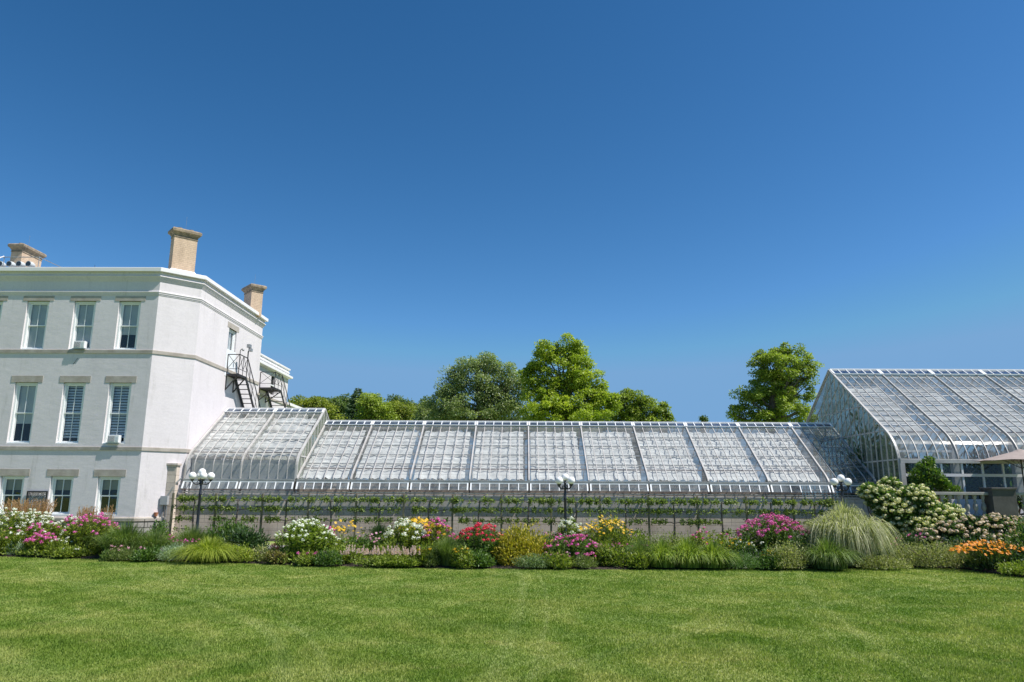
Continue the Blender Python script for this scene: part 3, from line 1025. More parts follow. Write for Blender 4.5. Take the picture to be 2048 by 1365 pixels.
# ================================================================ GREENHOUSES
def bez(p0, p1, p2, n=7):
    return [tuple((1 - t) ** 2 * a + 2 * t * (1 - t) * b + t * t * c for a, b, c in zip(p0, p1, p2)) for t in [i / n for i in range(n + 1)]]


def lerp2(p, q, t):
    return (p[0] + (q[0] - p[0]) * t, p[1] + (q[1] - p[1]) * t)


def greenhouse(nm, label, X0, X1, front, back, mains, lights, cloth, vent=(.0, .36), purl=(.30, .50, .70, .90), laps=11, glass='glass',
               bw=.026, mw=.052, cloth_down=None):
    """front, back: profile points (y, z) from ridge down; first segment is the straight slope"""
    g_ = thing(nm, ((X0 + X1) / 2, front[-1][0], 0), label, 'greenhouse')
    ridge, ct = front[0], front[1]
    v1 = lerp2(ridge, ct, vent[1] / math.dist(ridge, ct))
    fr = [v1] + front[1:]
    # glass
    m = MB()
    for i in range(len(fr) - 1):
        m.quad((X0, fr[i][0], fr[i][1]), (X0, fr[i + 1][0], fr[i + 1][1]), (X1, fr[i + 1][0], fr[i + 1][1]), (X1, fr[i][0], fr[i][1]))
    m.build('roof_glass', glass, g_)
    m = MB()
    for i in range(len(back) - 1):
        m.quad((X1, back[i][0], back[i][1]), (X1, back[i + 1][0], back[i + 1][1]), (X0, back[i + 1][0], back[i + 1][1]), (X0, back[i][0], back[i][1]))
    m.build('rear_roof_glass', 'rearglass', g_)
    # main rafters and glazing bars
    edges = [X0] + [x for x in mains if X0 + .1 < x < X1 - .1] + [X1]
    for x in edges:
        xx = min(max(x, X0 + mw / 2), X1 - mw / 2)
        r = MB()
        r.sweep([(xx, y, z + .012) for y, z in fr], (1, 0, 0), mw, .09)
        r.sweep([(xx, y, z - .01) for y, z in back], (1, 0, 0), mw, .09)
        r.build('rafter', 'rafter', g_)
    bars = MB(); bb = MB()
    sp = []
    for a, b2 in zip(edges[:-1], edges[1:]):
        n = max(1, round((b2 - a) / lights))
        for k in range(1, n):
            sp.append(a + (b2 - a) * k / n)
    for x in sp:
        bars.sweep([(x, y, z + .012) for y, z in fr], (1, 0, 0), bw, .034)
        bb.sweep([(x, y, z) for y, z in back], (1, 0, 0), bw, .034)
    bars.build('glazing_bars', 'rafter', g_)
    bb.build('rear_glazing_bars', 'rafter', g_)
    # purlins just under the glass
    for t in purl:
        y, z = lerp2(ridge, ct, t)
        MB().bar((X0 + .05, y, z - .075), (X1 - .05, y, z - .075), .035, .045).build('purlin', 'alum', g_)
    MB().bar((X0 + .05, ct[0], ct[1] - .06), (X1 - .05, ct[0], ct[1] - .06), .03, .05).build('curve_rail', 'rust', g_)
    # overlapping pane edges
    lp = MB()
    L = math.dist(v1, ct)
    nx, nz = (ct[1] - ridge[1]) / math.dist(ridge, ct), -(ct[0] - ridge[0]) / math.dist(ridge, ct)
    if nz < 0: nx, nz = -nx, -nz
    dy, dz = (ct[0] - ridge[0]) / math.dist(ridge, ct), (ct[1] - ridge[1]) / math.dist(ridge, ct)
    for k in range(1, laps):
        y, z = lerp2(v1, ct, k / laps)
        lp.bar((X0 + .04, y, z + .006), (X1 - .04, y, z + .006), .010, .004)
    y, z = front[len(front) // 2]
    lp.bar((X0 + .04, y - .004, z + .006), (X1 - .04, y - .004, z + .006), .010, .004)
    lp.build('glass_laps', 'gutter', g_)
    # ridge
    MB().box(X0, X1, ridge[0] - .05, ridge[0] + .05, ridge[1] + .01, ridge[1] + .085).build('ridge_beam', 'fascia', g_, bevel=.01)
    # ridge vents, slightly lifted
    for a, b2 in zip(edges[:-1], edges[1:]):
        if b2 - a < .3: continue
        lift = .07
        P0 = (ridge[0] - .03, ridge[1] + .03)
        P1 = (v1[0] - .02, v1[1] + lift)
        f = MB()
        xa, xb = a + .012, b2 - .012
        f.bar((xa, P0[0], P0[1]), (xb, P0[0], P0[1]), .045, .03)
        f.bar((xa, P1[0], P1[1]), (xb, P1[0], P1[1]), .06, .04)
        n = max(1, round((b2 - a) / lights))
        for k in range(n + 1):
            x = xa + (xb - xa) * k / n
            wv = .06 if k in (0, n) else .03
            x = min(max(x, xa + wv / 2), xb - wv / 2)
            f.sweep([(x, P0[0] - .01, P0[1] + .004), (x, P1[0] + .01, P1[1] + .004)], (1, 0, 0), wv, .035)
        vf = f.build('ridge_vent', 'frame', g_)
        MB().quad((xa + .02, P1[0], P1[1]), (xb - .02, P1[0], P1[1]), (xb - .02, P0[0], P0[1]), (xa + .02, P0[0], P0[1])).build('vent_glass', 'ventglass', vf)
    MB().bar((X0 + .02, v1[0], v1[1] - .01), (X1 - .02, v1[0], v1[1] - .01), .07, .05).build('vent_sill', 'alum', g_)
    # shade cloth
    if cloth:
        for a, b2 in zip(edges[:-1], edges[1:]):
            if not cloth(a, b2): continue
            full = b2 - a
            xa = a + .08; xb = b2 - (.22 if full > 1.6 else .10)
            ny, nxx = 60, 28
            off = .13
            L2 = math.dist(ridge, ct)
            vs, fs = [], []
            ph = random.random() * 6
            t0 = .155
            cpts = []
            for j in range(ny + 1):
                t = t0 + (1.0 - t0) * j / ny
                cpts.append(lerp2(ridge, ct, t) + (t * L2,))
            # run on a little past the curve
            fy, fz = front[-1]
            e = cpts[-1]
            for q_ in ((.35, .7, 1.0) if cloth_down is None else cloth_down):
                cpts.append((e[0] + (fy - ct[0]) * q_ * .75, e[1] + (fz - ct[1]) * q_ * .72, e[2] + .3 * q_))
            nr = len(cpts)
            for j, (y, z, s_) in enumerate(cpts):
                for i in range(nxx + 1):
                    x = xa + (xb - xa) * i / nxx
                    wv = .030 * math.sin(s_ * 2 * math.pi / .37 + .9 * math.sin(x * 5.1 + ph)) + .018 * math.sin(x * 15.5 + 1.3 * math.sin(s_ * 6) + ph)
                    dwn = off + wv
                    e2 = 0
                    if j == nr - 1:
                        e2 = .03 * math.sin(x * 21 + ph)
                    vs.append((x + .012 * math.sin(s_ * 17 + ph) * (1 if i in (0, nxx) else 0), y - nx * dwn, z - nz * dwn + e2))
            for j in range(nr - 1):
                for i in range(nxx):
                    k = j * (nxx + 1) + i
                    fs.append((k, k + nxx + 1, k + nxx + 2, k + 1))
            MB().add(vs, fs).build('shade_cloth', 'cloth', g_, smooth=True)
    return g_, edges


def gable(g_, X, front, back, z0, spacing, trans, glass, bw=.04, full=None, name='gable', doorcol=None):
    """glazed end wall in the plane x = X under the roof line"""
    pts = sorted({p[0]: p[1] for p in list(front) + list(back)}.items())
    ysn = np.array([p[0] for p in pts]); zsn = np.array([p[1] for p in pts])
    zt = lambda y: float(np.interp(y, ysn, zsn))
    ya, yb = ysn[0], ysn[-1]
    m = MB()
    poly = [(X, y, zt(y) - .01) for y in ysn]
    vs = [(X, ya, z0)] + poly + [(X, yb, z0)]
    n = len(vs)
    m.add(vs, [tuple(range(n))])
    m.build(name + '_glass', glass, g_)
    f = MB()
    y = ya + spacing
    while y < yb - .05:
        if zt(y) - z0 > .15:
            f.bar((X - .004, y, z0), (X - .004, y, zt(y) - .03), bw, .05, up=(0, 1, 0))
        y += spacing
    f.build(name + '_mullions', 'rafter', g_)
    h = MB()
    for z in trans:
        yy = [q_ for q_ in np.linspace(ya, yb, 200) if zt(q_) > z + .04]
        if len(yy) > 2:
            h.bar((X + .012, yy[0], z), (X + .012, yy[-1], z), .03, .05)
    h.build(name + '_transoms', 'alum', g_)
    e = MB()
    e.sweep([(X - .012, y_, z_ + .035) for y_, z_ in reversed(list(front))], (1, 0, 0), .055, .06)
    e.sweep([(X - .012, y_, z_ + .035) for y_, z_ in list(back)], (1, 0, 0), .055, .06)
    e.build(name + '_verge', 'alum', g_)


ZG = 2.20
# long low house
RY, RZ = 32.0, 4.75
lf = [(RY, RZ)] + bez((28.93, 2.71), (28.36, 2.36), (28.30, ZG), 6)
lb = [(RY, RZ), (35.6, 2.35), (35.6, 2.2)]
LX0, LX1 = -8.62, 13.39
mains = [-6.54 + 2.267 * k for k in range(9)]
low, edges_low = greenhouse('long_greenhouse', 'long low glasshouse with ridge vents and white shade cloth above the block wall', LX0, LX1, lf, lb, mains, .378,
                            lambda a, b2: b2 < 11.9, laps=12)
# tall potting house next to the mansion
HY, HZ = 31.85, 5.26
hf = [(HY, HZ)] + bez((28.80, 3.30), (28.36, 3.02), (28.32, 2.72), 5) + [(28.30, ZG)]
hb = [(HY, HZ), (35.6, 2.9), (35.6, 2.2)]
HX0, HX1 = -12.98, -8.66
high, edges_h = greenhouse('taller_greenhouse', 'taller short greenhouse between the white house and the long low glasshouse', HX0, HX1, hf, hb, [-10.80], .36,
                           lambda a, b2: True, laps=11, cloth_down=(.05, .1, .15))
gable(high, HX1 + .02, hf, hb, 2.25, .42, (3.1,), 'gableglass', .03, name='end_gable')

for g_, X0_, X1_, ed in ((low, LX0, LX1, edges_low), (high, HX0, HX1, edges_h)):
    MB().box(X0_ + .01, X1_ - .01, 28.215, 28.335, ZG - .10, ZG - .002).build('gutter', 'gutter', g_, bevel=.012)
    MB().box(X0_ + .01, X1_ - .01, 28.24, 28.31, 1.70, 1.735).build('sill_rail', 'alum', g_)
    for x in ed:
        xx = min(max(x, X0_ + .05), X1_ - .05)
        MB().box(xx - .03, xx + .03, 28.335, 28.39, 1.662, ZG - .01).build('wall_post', 'rust', g_)
    # bottom-hung ventilating sashes along the eave
    for a, b2 in zip(ed[:-1], ed[1:]):
        xa, xb = a + .035, b2 - .035
        P0, P1 = (28.215, ZG - .108), (28.075, 1.83)
        f = MB()
        n = max(1, round((b2 - a) / .378))
        f.bar((xa, P0[0], P0[1]), (xb, P0[0], P0[1]), .03, .04)
        for k in range(n + 1):
            wv = .055 if k in (0, n) else .032
            x = min(max(xa + (xb - xa) * k / n, xa + wv / 2), xb - wv / 2)
            f.sweep([(x, P0[0] - .006, P0[1] - .005), (x, P1[0], P1[1])], (1, 0, 0), wv, .03)
        s = f.build('eave_vent', 'frame', g_)
        MB().quad((xa + .01, P1[0] + .004, P1[1]), (xb - .01, P1[0] + .004, P1[1]), (xb - .01, P0[0] + .004, P0[1]), (xa + .01, P0[0] + .004, P0[1])).build('vent_glass', 'eaveglass', s)
        MB().bar((xa, P1[0] + .012, P1[1] - .033), (xb, P1[0] + .012, P1[1] - .033), .06, .024).build('bottom_rail', 'rust', s)
        st = MB()
        for x in (xa + .5 * (xb - xa), xa + .93 * (xb - xa)):
            st.bar((x, 28.25, 1.79), (x, 28.09, 1.79), .02)
        st.build('vent_stay', 'galv', s)

# inside the low houses: rear wall, floor, benches, pipes, a partition
rw = thing('rear_block_wall', (0, 35.7, 0), 'rear block wall inside the low greenhouses, dim behind the glass', 'wall')
MB().box(-13, 13.3, 35.61, 35.8, 0, 2.3).build('blockwork', 'block', rw)
tag(MB().box(-13, 13.3, 28.6, 35.6, 0, .05).build('greenhouse_floor', 'paving'), kind='structure')
pw = thing('partition_wall', (-10.8, 29.9, 0), 'low tan block partition seen through the curved glass of the taller greenhouse', 'wall')
MB().box(-12.95, -8.7, 28.85, 29.0, 0, 2.95).build('blockwork', 'palewall', pw)
for k in range(9):
    x0_ = -8.2 + k * 2.35
    t = thing('potting_bench', (x0_ + 1, 29.6, 0), 'slatted potting bench behind the eave vents, %s from the left' % ['first', 'second', 'third', 'fourth', 'fifth', 'sixth', 'seventh', 'eighth', 'ninth'][k], 'bench', 'benches inside the long greenhouse')
    m = MB()
    for j in range(6):
        m.box(x0_, x0_ + 2.1, 29.2 + j * .17, 29.33 + j * .17, 1.58, 1.61)
    m.build('bench_top', 'galv', t)
    m = MB()
    for xx in (x0_ + .1, x0_ + 2.0):
        for yy in (29.25, 30.1):
            m.box(xx - .025, xx + .025, yy - .025, yy + .025, .05, 1.579)
    m.build('leg', 'galv', t)
pp = MB()
for z, y in ((1.72, 28.7), (1.92, 28.75)):
    pp.tube([(-8.5, y, z), (13.2, y, z)], .028, 8)
tag(pp.build('heating_pipe', 'gutter'), 'pair of grey heating pipes running inside the long greenhouse', 'pipe')

# big glasshouse on the right
BX0, BX1 = 13.42, 25.0
BY, BZ = 31.72, 7.08
bf = [(BY, BZ)] + bez((27.30, 4.10), (26.62, 3.66), (26.50, 3.02), 9)
bb_ = [(BY, BZ), (36.6, 3.80), (36.6, 1.1)]
bx1 = at(1916, 915, 26.5)[0]
big, edges_b = greenhouse('big_glasshouse', 'big curved-eave glasshouse on the terrace at the right edge', BX0, BX1, bf, bb_, [bx1 + 2.2 * k for k in range(5)], .365,
                          None, vent=(0, .50), purl=(.22, .37, .52, .68, .84), laps=13, mw=.036, bw=.026)
gable(big, BX0 - .005, bf + [(26.5, 1.9)], bb_, 1.12, .40, (1.95, 3.0, 4.1, 5.2), 'gableglass', .035, name='end_gable')
# structure of the front wall
MB().box(BX0 + .005, BX1, 26.42, 26.56, 2.86, 3.01).build('eave_beam', 'alum', big, bevel=.01)
MB().box(BX0 + .005, BX1, 26.44, 26.54, 2.40, 2.50).build('transom', 'fascia', big)
MB().box(BX0 - .02, BX0 + .14, 26.40, 26.55, 1.1, 2.855).build('corner_post', 'alum', big)
mu_ = MB()
x = at(1925, 950, 26.5)[0]
for k in range(-2, 12):
    xx = x + k * .72
    if xx > BX0 + .2:
        mu_.box(xx - .03, xx + .03, 26.46, 26.52, 1.62, 2.395); mu_.box(xx - .03, xx + .03, 26.46, 26.52, 2.505, 2.855)
mu_.build('mullions', 'frame', big)
MB().quad((BX0 + .1, 26.49, 1.6), (BX1, 26.49, 1.6), (BX1, 26.49, 2.87), (BX0 + .1, 26.49, 2.87)).build('front_glass', 'clearglass', big)
MB().box(BX0, BX1, 26.40, 26.60, 1.1, 1.62).build('base_wall', 'fascia', big)
for k in range(4):
    xx = at(1915, 950, 27.0)[0] + k * 2.2
    MB().box(xx - .11, xx + .11, 27.0, 27.2, 1.1, 3.9).build('column', 'rafter', big)
# inner beams and shade strips
ib = MB()
ib.box(BX0 + .2, BX1 - .2, 27.25, 27.33, 3.60, 3.74); ib.box(BX0 + .2, 15.6, 27.0, 27.06, 3.28, 3.36)
for t in (.22, .37, .52, .68, .84):
    y, z = lerp2((BY, BZ), (27.30, 4.10), t)
    ib.bar((BX0 + .1, y, z - .2), (BX1 - .1, y, z - .2), .10, .03, up=(0, -.56, .83))
ib.build('inner_beam', 'fascia', big)
edb = edges_b
for a, b2 in zip(edb[:-1], edb[1:]):
    for t0, t1 in ((.235, .355), (.385, .505), (.535, .665), (.695, .825), (.855, .985)):
        f0 = .0 if b2 - a < 2.1 else .34
        xa = a + (b2 - a) * .06; xb = a + (b2 - a) * (.76 if random.random() < .8 else .6)
        vs, fs = [], []
        for j in range(9):
            t = t0 + (t1 - t0) * j / 8
            y, z = lerp2((BY, BZ), (27.30, 4.10), t)
            for i in range(13):
                x = xa + (xb - xa) * i / 12
                wv = .02 * math.sin(j * 1.6 + x * 3) + .012 * math.sin(x * 14)
                vs.append((x, y, z - .22 + wv))
        for j in range(8):
            for i in range(12):
                k = j * 13 + i
                fs.append((k, k + 13, k + 14, k + 1))
        MB().add(vs, fs).build('shade_strip', 'cloth_grey', big, smooth=True)

# ================================================================ TERRACE FRONT: balustrade, umbrella, potted tree
YB = 24.5
zt_, zb_ = 1.85, 1.13
bal = thing('balustrade', (15, YB, 1.0), 'grey cast stone balustrade with turned balusters along the terrace edge', 'balustrade')
PX0, PX1 = 15.12, 15.88
for (x0_, x1_) in ((10.9 + 1.9, PX0), (PX1, 20.5)):
    MB().box(x0_, x1_, YB - .11, YB + .11, zt_ - .095, zt_).build('handrail', 'balstone', bal, bevel=.012)
    MB().box(x0_, x1_, YB - .12, YB + .12, 1.03, zb_).build('base_rail', 'balstone', bal, bevel=.01)
bp = [(.055, 0), (.055, .07), (.035, .09), (.04, .12), (.07, .18), (.078, .24), (.068, .31), (.040, .38), (.034, .41), (.050, .43), (.034, .45), (.045, .50), (.060, .545), (.060, .62)]
H_ = zt_ - .095 - zb_
me = None
xb_ = PX0 - .14
xsb = []
while xb_ > 12.9:
    xsb.append(xb_); xb_ -= .265
xb_ = PX1 + .14
while xb_ < 20.4:
    xsb.append(xb_); xb_ += .265
for x in xsb:
    if me is None:
        o = MB().lathe([(r, zb_ + z * H_ / .62) for r, z in bp], (x, YB), 14).build('baluster', 'balstone', bal, smooth=True)
        me = o; mx0 = x
    else:
        o = me.copy(); C.objects.link(o); o.parent = bal; o.location = (x - mx0, 0, 0)
ped = thing('balustrade_pier', (15.5, YB, 0), 'square dark grey stone pier between two balustrade runs', 'pier')
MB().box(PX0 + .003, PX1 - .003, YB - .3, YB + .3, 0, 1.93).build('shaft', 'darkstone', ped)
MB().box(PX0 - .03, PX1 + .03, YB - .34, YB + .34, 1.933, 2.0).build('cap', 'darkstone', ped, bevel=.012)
rt = thing('retaining_wall', (14, 24.3, 0), 'dark grey stone retaining wall below the terrace behind the hydrangeas', 'wall')
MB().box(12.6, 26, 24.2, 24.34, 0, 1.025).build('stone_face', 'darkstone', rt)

um = thing('patio_umbrella', (16.95, 25.4, 1.1), 'open taupe patio umbrella on the terrace at the right edge', 'umbrella')
ux, uy, uzr, uzt = 16.98, 25.4, 2.90, 3.30
cn = MB()
N = 8
rim = [(ux + 1.36 * math.cos(math.pi / 8 + i * math.pi / 4), uy + 1.36 * math.sin(math.pi / 8 + i * math.pi / 4)) for i in range(N)]
mid = [(ux + .16 * math.cos(math.pi / 8 + i * math.pi / 4), uy + .16 * math.sin(math.pi / 8 + i * math.pi / 4)) for i in range(N)]
vs = [(x, y, uzr) for x, y in rim] + [(x, y, uzt - .06) for x, y in mid]
half = []
for i in range(N):
    a, b2 = rim[i], rim[(i + 1) % N]
    half.append(((a[0] + b2[0]) / 2 * .985 + ux * .015, (a[1] + b2[1]) / 2 * .985 + uy * .015, uzr + .025))
vs += half
fs = []
for i in range(N):
    j = (i + 1) % N
    fs.append((i, 16 + i, 8 + i)); fs.append((16 + i, j, 8 + j)); fs.append((16 + i, 8 + j, 8 + i))
cn.add(vs, fs)
k = cn.build('canopy', 'canvas', um)
sm = k.modifiers.new('thick', 'SOLIDIFY'); sm.thickness = .006
vt = MB().lathe([(.24, uzt - .085), (.12, uzt - .02), (.02, uzt + .01)], (ux, uy), 8)
vt.build('vent_cap', 'canvas', um)
rb = MB()
for x, y in rim:
    rb.tube([(ux, uy, uzt - .09), (x, y, uzr - .006)], .009, 5)
    rb.tube([(ux, uy, 2.65), ((x + ux) / 2, (y + uy) / 2, (uzt + uzr) / 2 - .07)], .007, 5)
rb.build('ribs', 'iron', um)
MB().tube([(ux, uy, 1.1), (ux, uy, uzt)], .022, 8).build('pole', 'iron', um)
MB().lathe([(.26, 1.1), (.26, 1.15), (.05, 1.2), (.04, 1.4)], (ux, uy), 16).build('base', 'iron', um)


# ================================================================ LAMPS
def lamp(x, y, rot, ztop, label):
    t = thing('globe_lamp_post', (x, y, 0), label, 'street lamp', 'black globe lamp posts behind the flower bed')
    gr_ = .127
    zc = ztop - gr_
    p = [(.14, 0), (.14, .10), (.10, .14), (.085, .32), (.09, .36), (.052, .42), (.048, .9), (.044, zc - .78), (.056, zc - .76), (.056, zc - .72), (.044, zc - .70), (.04, zc - .42), (.06, zc - .40),
         (.066, zc - .34), (.05, zc - .30), (.04, zc - .22), (.055, zc - .19), (.035, zc - .17), (.03, zc - .13), (.05, zc - .12), (.05, zc - .10)]
    MB().lathe(p, (x, y), 16).build('post', 'lampiron', t, smooth=True)
    r = .30
    for k in range(4):
        a = rot + k * math.pi / 2
        c_, s_ = math.cos(a), math.sin(a)
        q_ = [(.03, zc - .36), (.10, zc - .40), (.18, zc - .40), (.25, zc - .36), (.29, zc - .31), (r, zc - .27)]
        ar = MB()
        ar.tube([(x + c_ * u_, y + s_ * u_, z_) for u_, z_ in q_], [.022, .02, .02, .019, .018, .018], 7)
        ar.tube([(x + c_ * u_, y + s_ * u_, z_) for u_, z_ in [(.05, zc - .26), (.11, zc - .29), (.14, zc - .34), (.12, zc - .39)]], .012, 6)
        ar.lathe([(.02, zc - .30), (.05, zc - .275), (.062, zc - .25), (.055, zc - .232), (.045, zc - .228)], (x + c_ * r, y + s_ * r), 12)
        ar.build('arm', 'lampiron', t, smooth=True)
        MB().ball((x + c_ * r, y + s_ * r, zc - .115), gr_).build('globe', 'globe', t, smooth=True)
    MB().ball((x, y, zc + .01), gr_).build('globe', 'globe', t, smooth=True)


Yl = (25.5, 26.3, 25.5)
for (px, topy, rot, Y, lb_) in ((405, 938, math.radians(33), 25.5, 'black lamp post with white globes at the left, in front of the taller greenhouse'),
                                (1130, 948, math.radians(45), 26.3, 'black lamp post with white globes in the middle, right of the golden shrub'),
                                (1681, 950, math.radians(21), 25.5, 'black lamp post with white globes at the right, rising behind the big striped grass')):
    X_, Z_ = at(px, topy, Y)
    lamp(X_, Y, rot, Z_, lb_)

# ================================================================ VEGETATION HELPERS
LM = {}


def lm(name, cols, **k):
    if name not in LM:
        LM[name] = leafmat(name, cols, **k)
    return LM[name]


def hexc(r, g_, b_, k=1.0):
    return (r * k, g_ * k, b_ * k)


G_MID = lm('mid_green_leaf', [(.030, .065, .012), (.060, .115, .022), (.11, .17, .035)])
G_YEL = lm('yellow_green_leaf', [(.075, .11, .015), (.14, .19, .025), (.24, .28, .05)])
G_DARK = lm('dark_green_leaf', [(.014, .034, .010), (.030, .062, .018), (.055, .10, .03)])
G_PHLOX = lm('phlox_leaf', [(.05, .085, .012), (.115, .155, .02), (.23, .27, .04)])
G_GOLD = lm('gold_leaf', [(.10, .11, .012), (.24, .215, .018), (.38, .31, .035)])
G_BRONZE = lm('bronze_green_leaf', [(.06, .05, .02), (.13, .13, .035), (.24, .20, .07)])
G_SILV = lm('silver_leaf', [(.12, .17, .10), (.20, .27, .17), (.30, .37, .25)])
G_OLIVE = lm('variegated_leaf', [(.09, .11, .03), (.18, .20, .07), (.34, .34, .16)])
G_STRIPE = lm('striped_grass_blade', [(.10, .13, .045), (.27, .28, .14), (.40, .385, .28)])
G_LIME = lm('lime_grass_blade', [(.09, .13, .012), (.19, .24, .03), (.34, .36, .06)])
G_GRASS = lm('green_grass_blade', [(.045, .08, .018), (.09, .14, .035), (.17, .21, .07)])
G_TAN = lm('tan_plume', [(.30, .16, .07), (.45, .27, .14), (.56, .38, .22)])
G_STEM = lm('plant_stem', [(.05, .07, .02), (.09, .11, .03)])
F_WHITE = lm('white_petal', [(.72, .72, .70), (.86, .86, .84)], trans=.25)
F_PINK = lm('magenta_petal', [(.55, .06, .32), (.72, .12, .46), (.80, .25, .56)], trans=.25)
F_LILAC = lm('lilac_pink_petal', [(.62, .28, .42), (.70, .40, .52)], trans=.25)
F_RED = lm('crimson_petal', [(.60, .012, .05), (.80, .03, .10), (.85, .08, .18)], trans=.25)
F_YEL = lm('golden_petal', [(.66, .36, .012), (.80, .48, .02), (.82, .58, .05)], trans=.25)
F_ORA = lm('orange_petal', [(.55, .14, .004), (.78, .27, .006), (.85, .38, .01)], trans=.25)
F_AST = lm('pale_pink_spike', [(.62, .40, .44), (.72, .53, .55), (.80, .68, .67)], trans=.3)
F_HYD = lm('cream_hydrangea_petal', [(.56, .55, .26), (.74, .70, .42), (.84, .80, .60)], trans=.25)
F_HYDP = lm('pinkish_hydrangea_petal', [(.56, .40, .32), (.70, .56, .46), (.80, .70, .58)], trans=.25)


def plant(name, label, catg, x, y, group=None):
    return thing(name, (x, y, .05), label, catg, group)


def mound_leaves(x, y, rx, ry, h, n, L, W, mt, parent, z0=.06, shell=.45, up=.35, name='foliage', bumps=6, seed=0, zsq=1.0):
    """leafy dome with uneven lobes"""
    rng = np.random.default_rng(int(abs(x * 131 + y * 17 + h * 977)) + seed)
    lob = rng.random((bumps, 2)) * np.array([2 * np.pi, 1.2])
    th = rng.random(n) * 2 * np.pi
    ph = np.arccos(rng.random(n) * .98) * zsq
    d = np.stack([np.sin(ph) * np.cos(th), np.sin(ph) * np.sin(th), np.cos(ph)], 1)
    r = shell + (1 - shell) * rng.random(n) ** .55
    lb = np.zeros(n)
    for a, e in lob:
        c = np.array([math.cos(a) * math.cos(e), math.sin(a) * math.cos(e), math.sin(e)])
        lb = np.maximum(lb, np.clip((d @ c - .72) / .28, 0, 1))
    r = r * (.76 + .30 * lb)
    sh_ = rng.random((26, 2)); sd = np.stack([np.cos(sh_[:, 0] * 6.28) * np.sin(sh_[:, 1] * 1.4), np.sin(sh_[:, 0] * 6.28) * np.sin(sh_[:, 1] * 1.4), np.cos(sh_[:, 1] * 1.4)], 1)
    near = (d @ sd.T).max(1)
    r = r * (.92 + .20 * np.clip((near - .965) / .03, 0, 1)) * (1 + .07 * rng.normal(size=n))
    # the bush is made of several overlapping crowns of different height
    K = 6
    ca = rng.random(K) * 6.28; cq = .30 + .28 * rng.random(K); cs = .50 + .20 * rng.random(K); chh = .62 + .42 * rng.random(K)
    cq[0] = .05; chh[0] = 1.02; cs[0] = .68
    ki = rng.integers(0, K, n)
    P = np.stack([x + rx * (np.cos(ca[ki]) * cq[ki] + d[:, 0] * r * cs[ki] * 1.12), y + ry * (np.sin(ca[ki]) * cq[ki] + d[:, 1] * r * cs[ki] * 1.12), z0 + d[:, 2] * r * h * chh[ki]], 1)
    D = d * .8 + rng.normal(size=(n, 3)) * .55 + np.array([0, 0, up])
    Lr = L * (.6 + .7 * rng.random(n))
    V, Fq, rr = leafgeo(P, D, Lr, W * (.7 + .5 * rng.random(n)), rng=rng, flat=d + np.array([0, 0, .8]))
    V[:, 2] = np.maximum(V[:, 2], .02)
    return npmesh(name, V, Fq, rr, mt, parent)


def heads(C_, r, petals, size, rng, flat_top=.3, disc=False):
    """small clusters of petals around centres C_ (n,3)"""
    n = len(C_)
    k = petals
    d = unit(rng.normal(size=(n * k, 3)) * np.array([1, 1, .8]) + np.array([0, 0, flat_top]))
    P = np.repeat(C_, k, 0) + d * (np.repeat(np.broadcast_to(r, (n,)), k) * (.55 + .45 * rng.random(n * k)))[:, None] * np.array([1, 1, .75])
    D = rng.normal(size=(n * k, 3))
    D -= d * np.sum(D * d, 1)[:, None]
    V, Fq, rr = leafgeo(P - unit(D) * size / 2, D, size, size * .9, rng=rng, flat=d * 3)
    return V, Fq, rr


def daisies(C_, r, rng, petals=7, N=None):
    n = len(C_)
    nm = unit(rng.normal(size=(n, 3)) * .45 + np.array([.15, -.5, 1.0])) if N is None else N
    u = unit(np.cross(nm, rng.normal(size=(n, 3)))); v = np.cross(nm, u)
    gs = []
    for j in range(petals):
        a = 2 * math.pi * j / petals
        D = u * math.cos(a) + v * math.sin(a)
        gs.append(leafgeo(C_ + D * r * .12, D - nm * .12, r, r * .55, rng=rng, flat=nm * 6))
    return cat(*gs)


def stems_geo(B, T, w_, rng):
    D = T - B
    L = np.linalg.norm(D, axis=1)
    S = unit(np.cross(D, rng.normal(size=D.shape))) * (w_ / 2)
    V = np.stack([B - S, B + S, T + S * .6, T - S * .6], 1).reshape(-1, 3)
    return V, np.arange(4 * len(B)).reshape(-1, 4), np.repeat(rng.random(len(B)), 4)


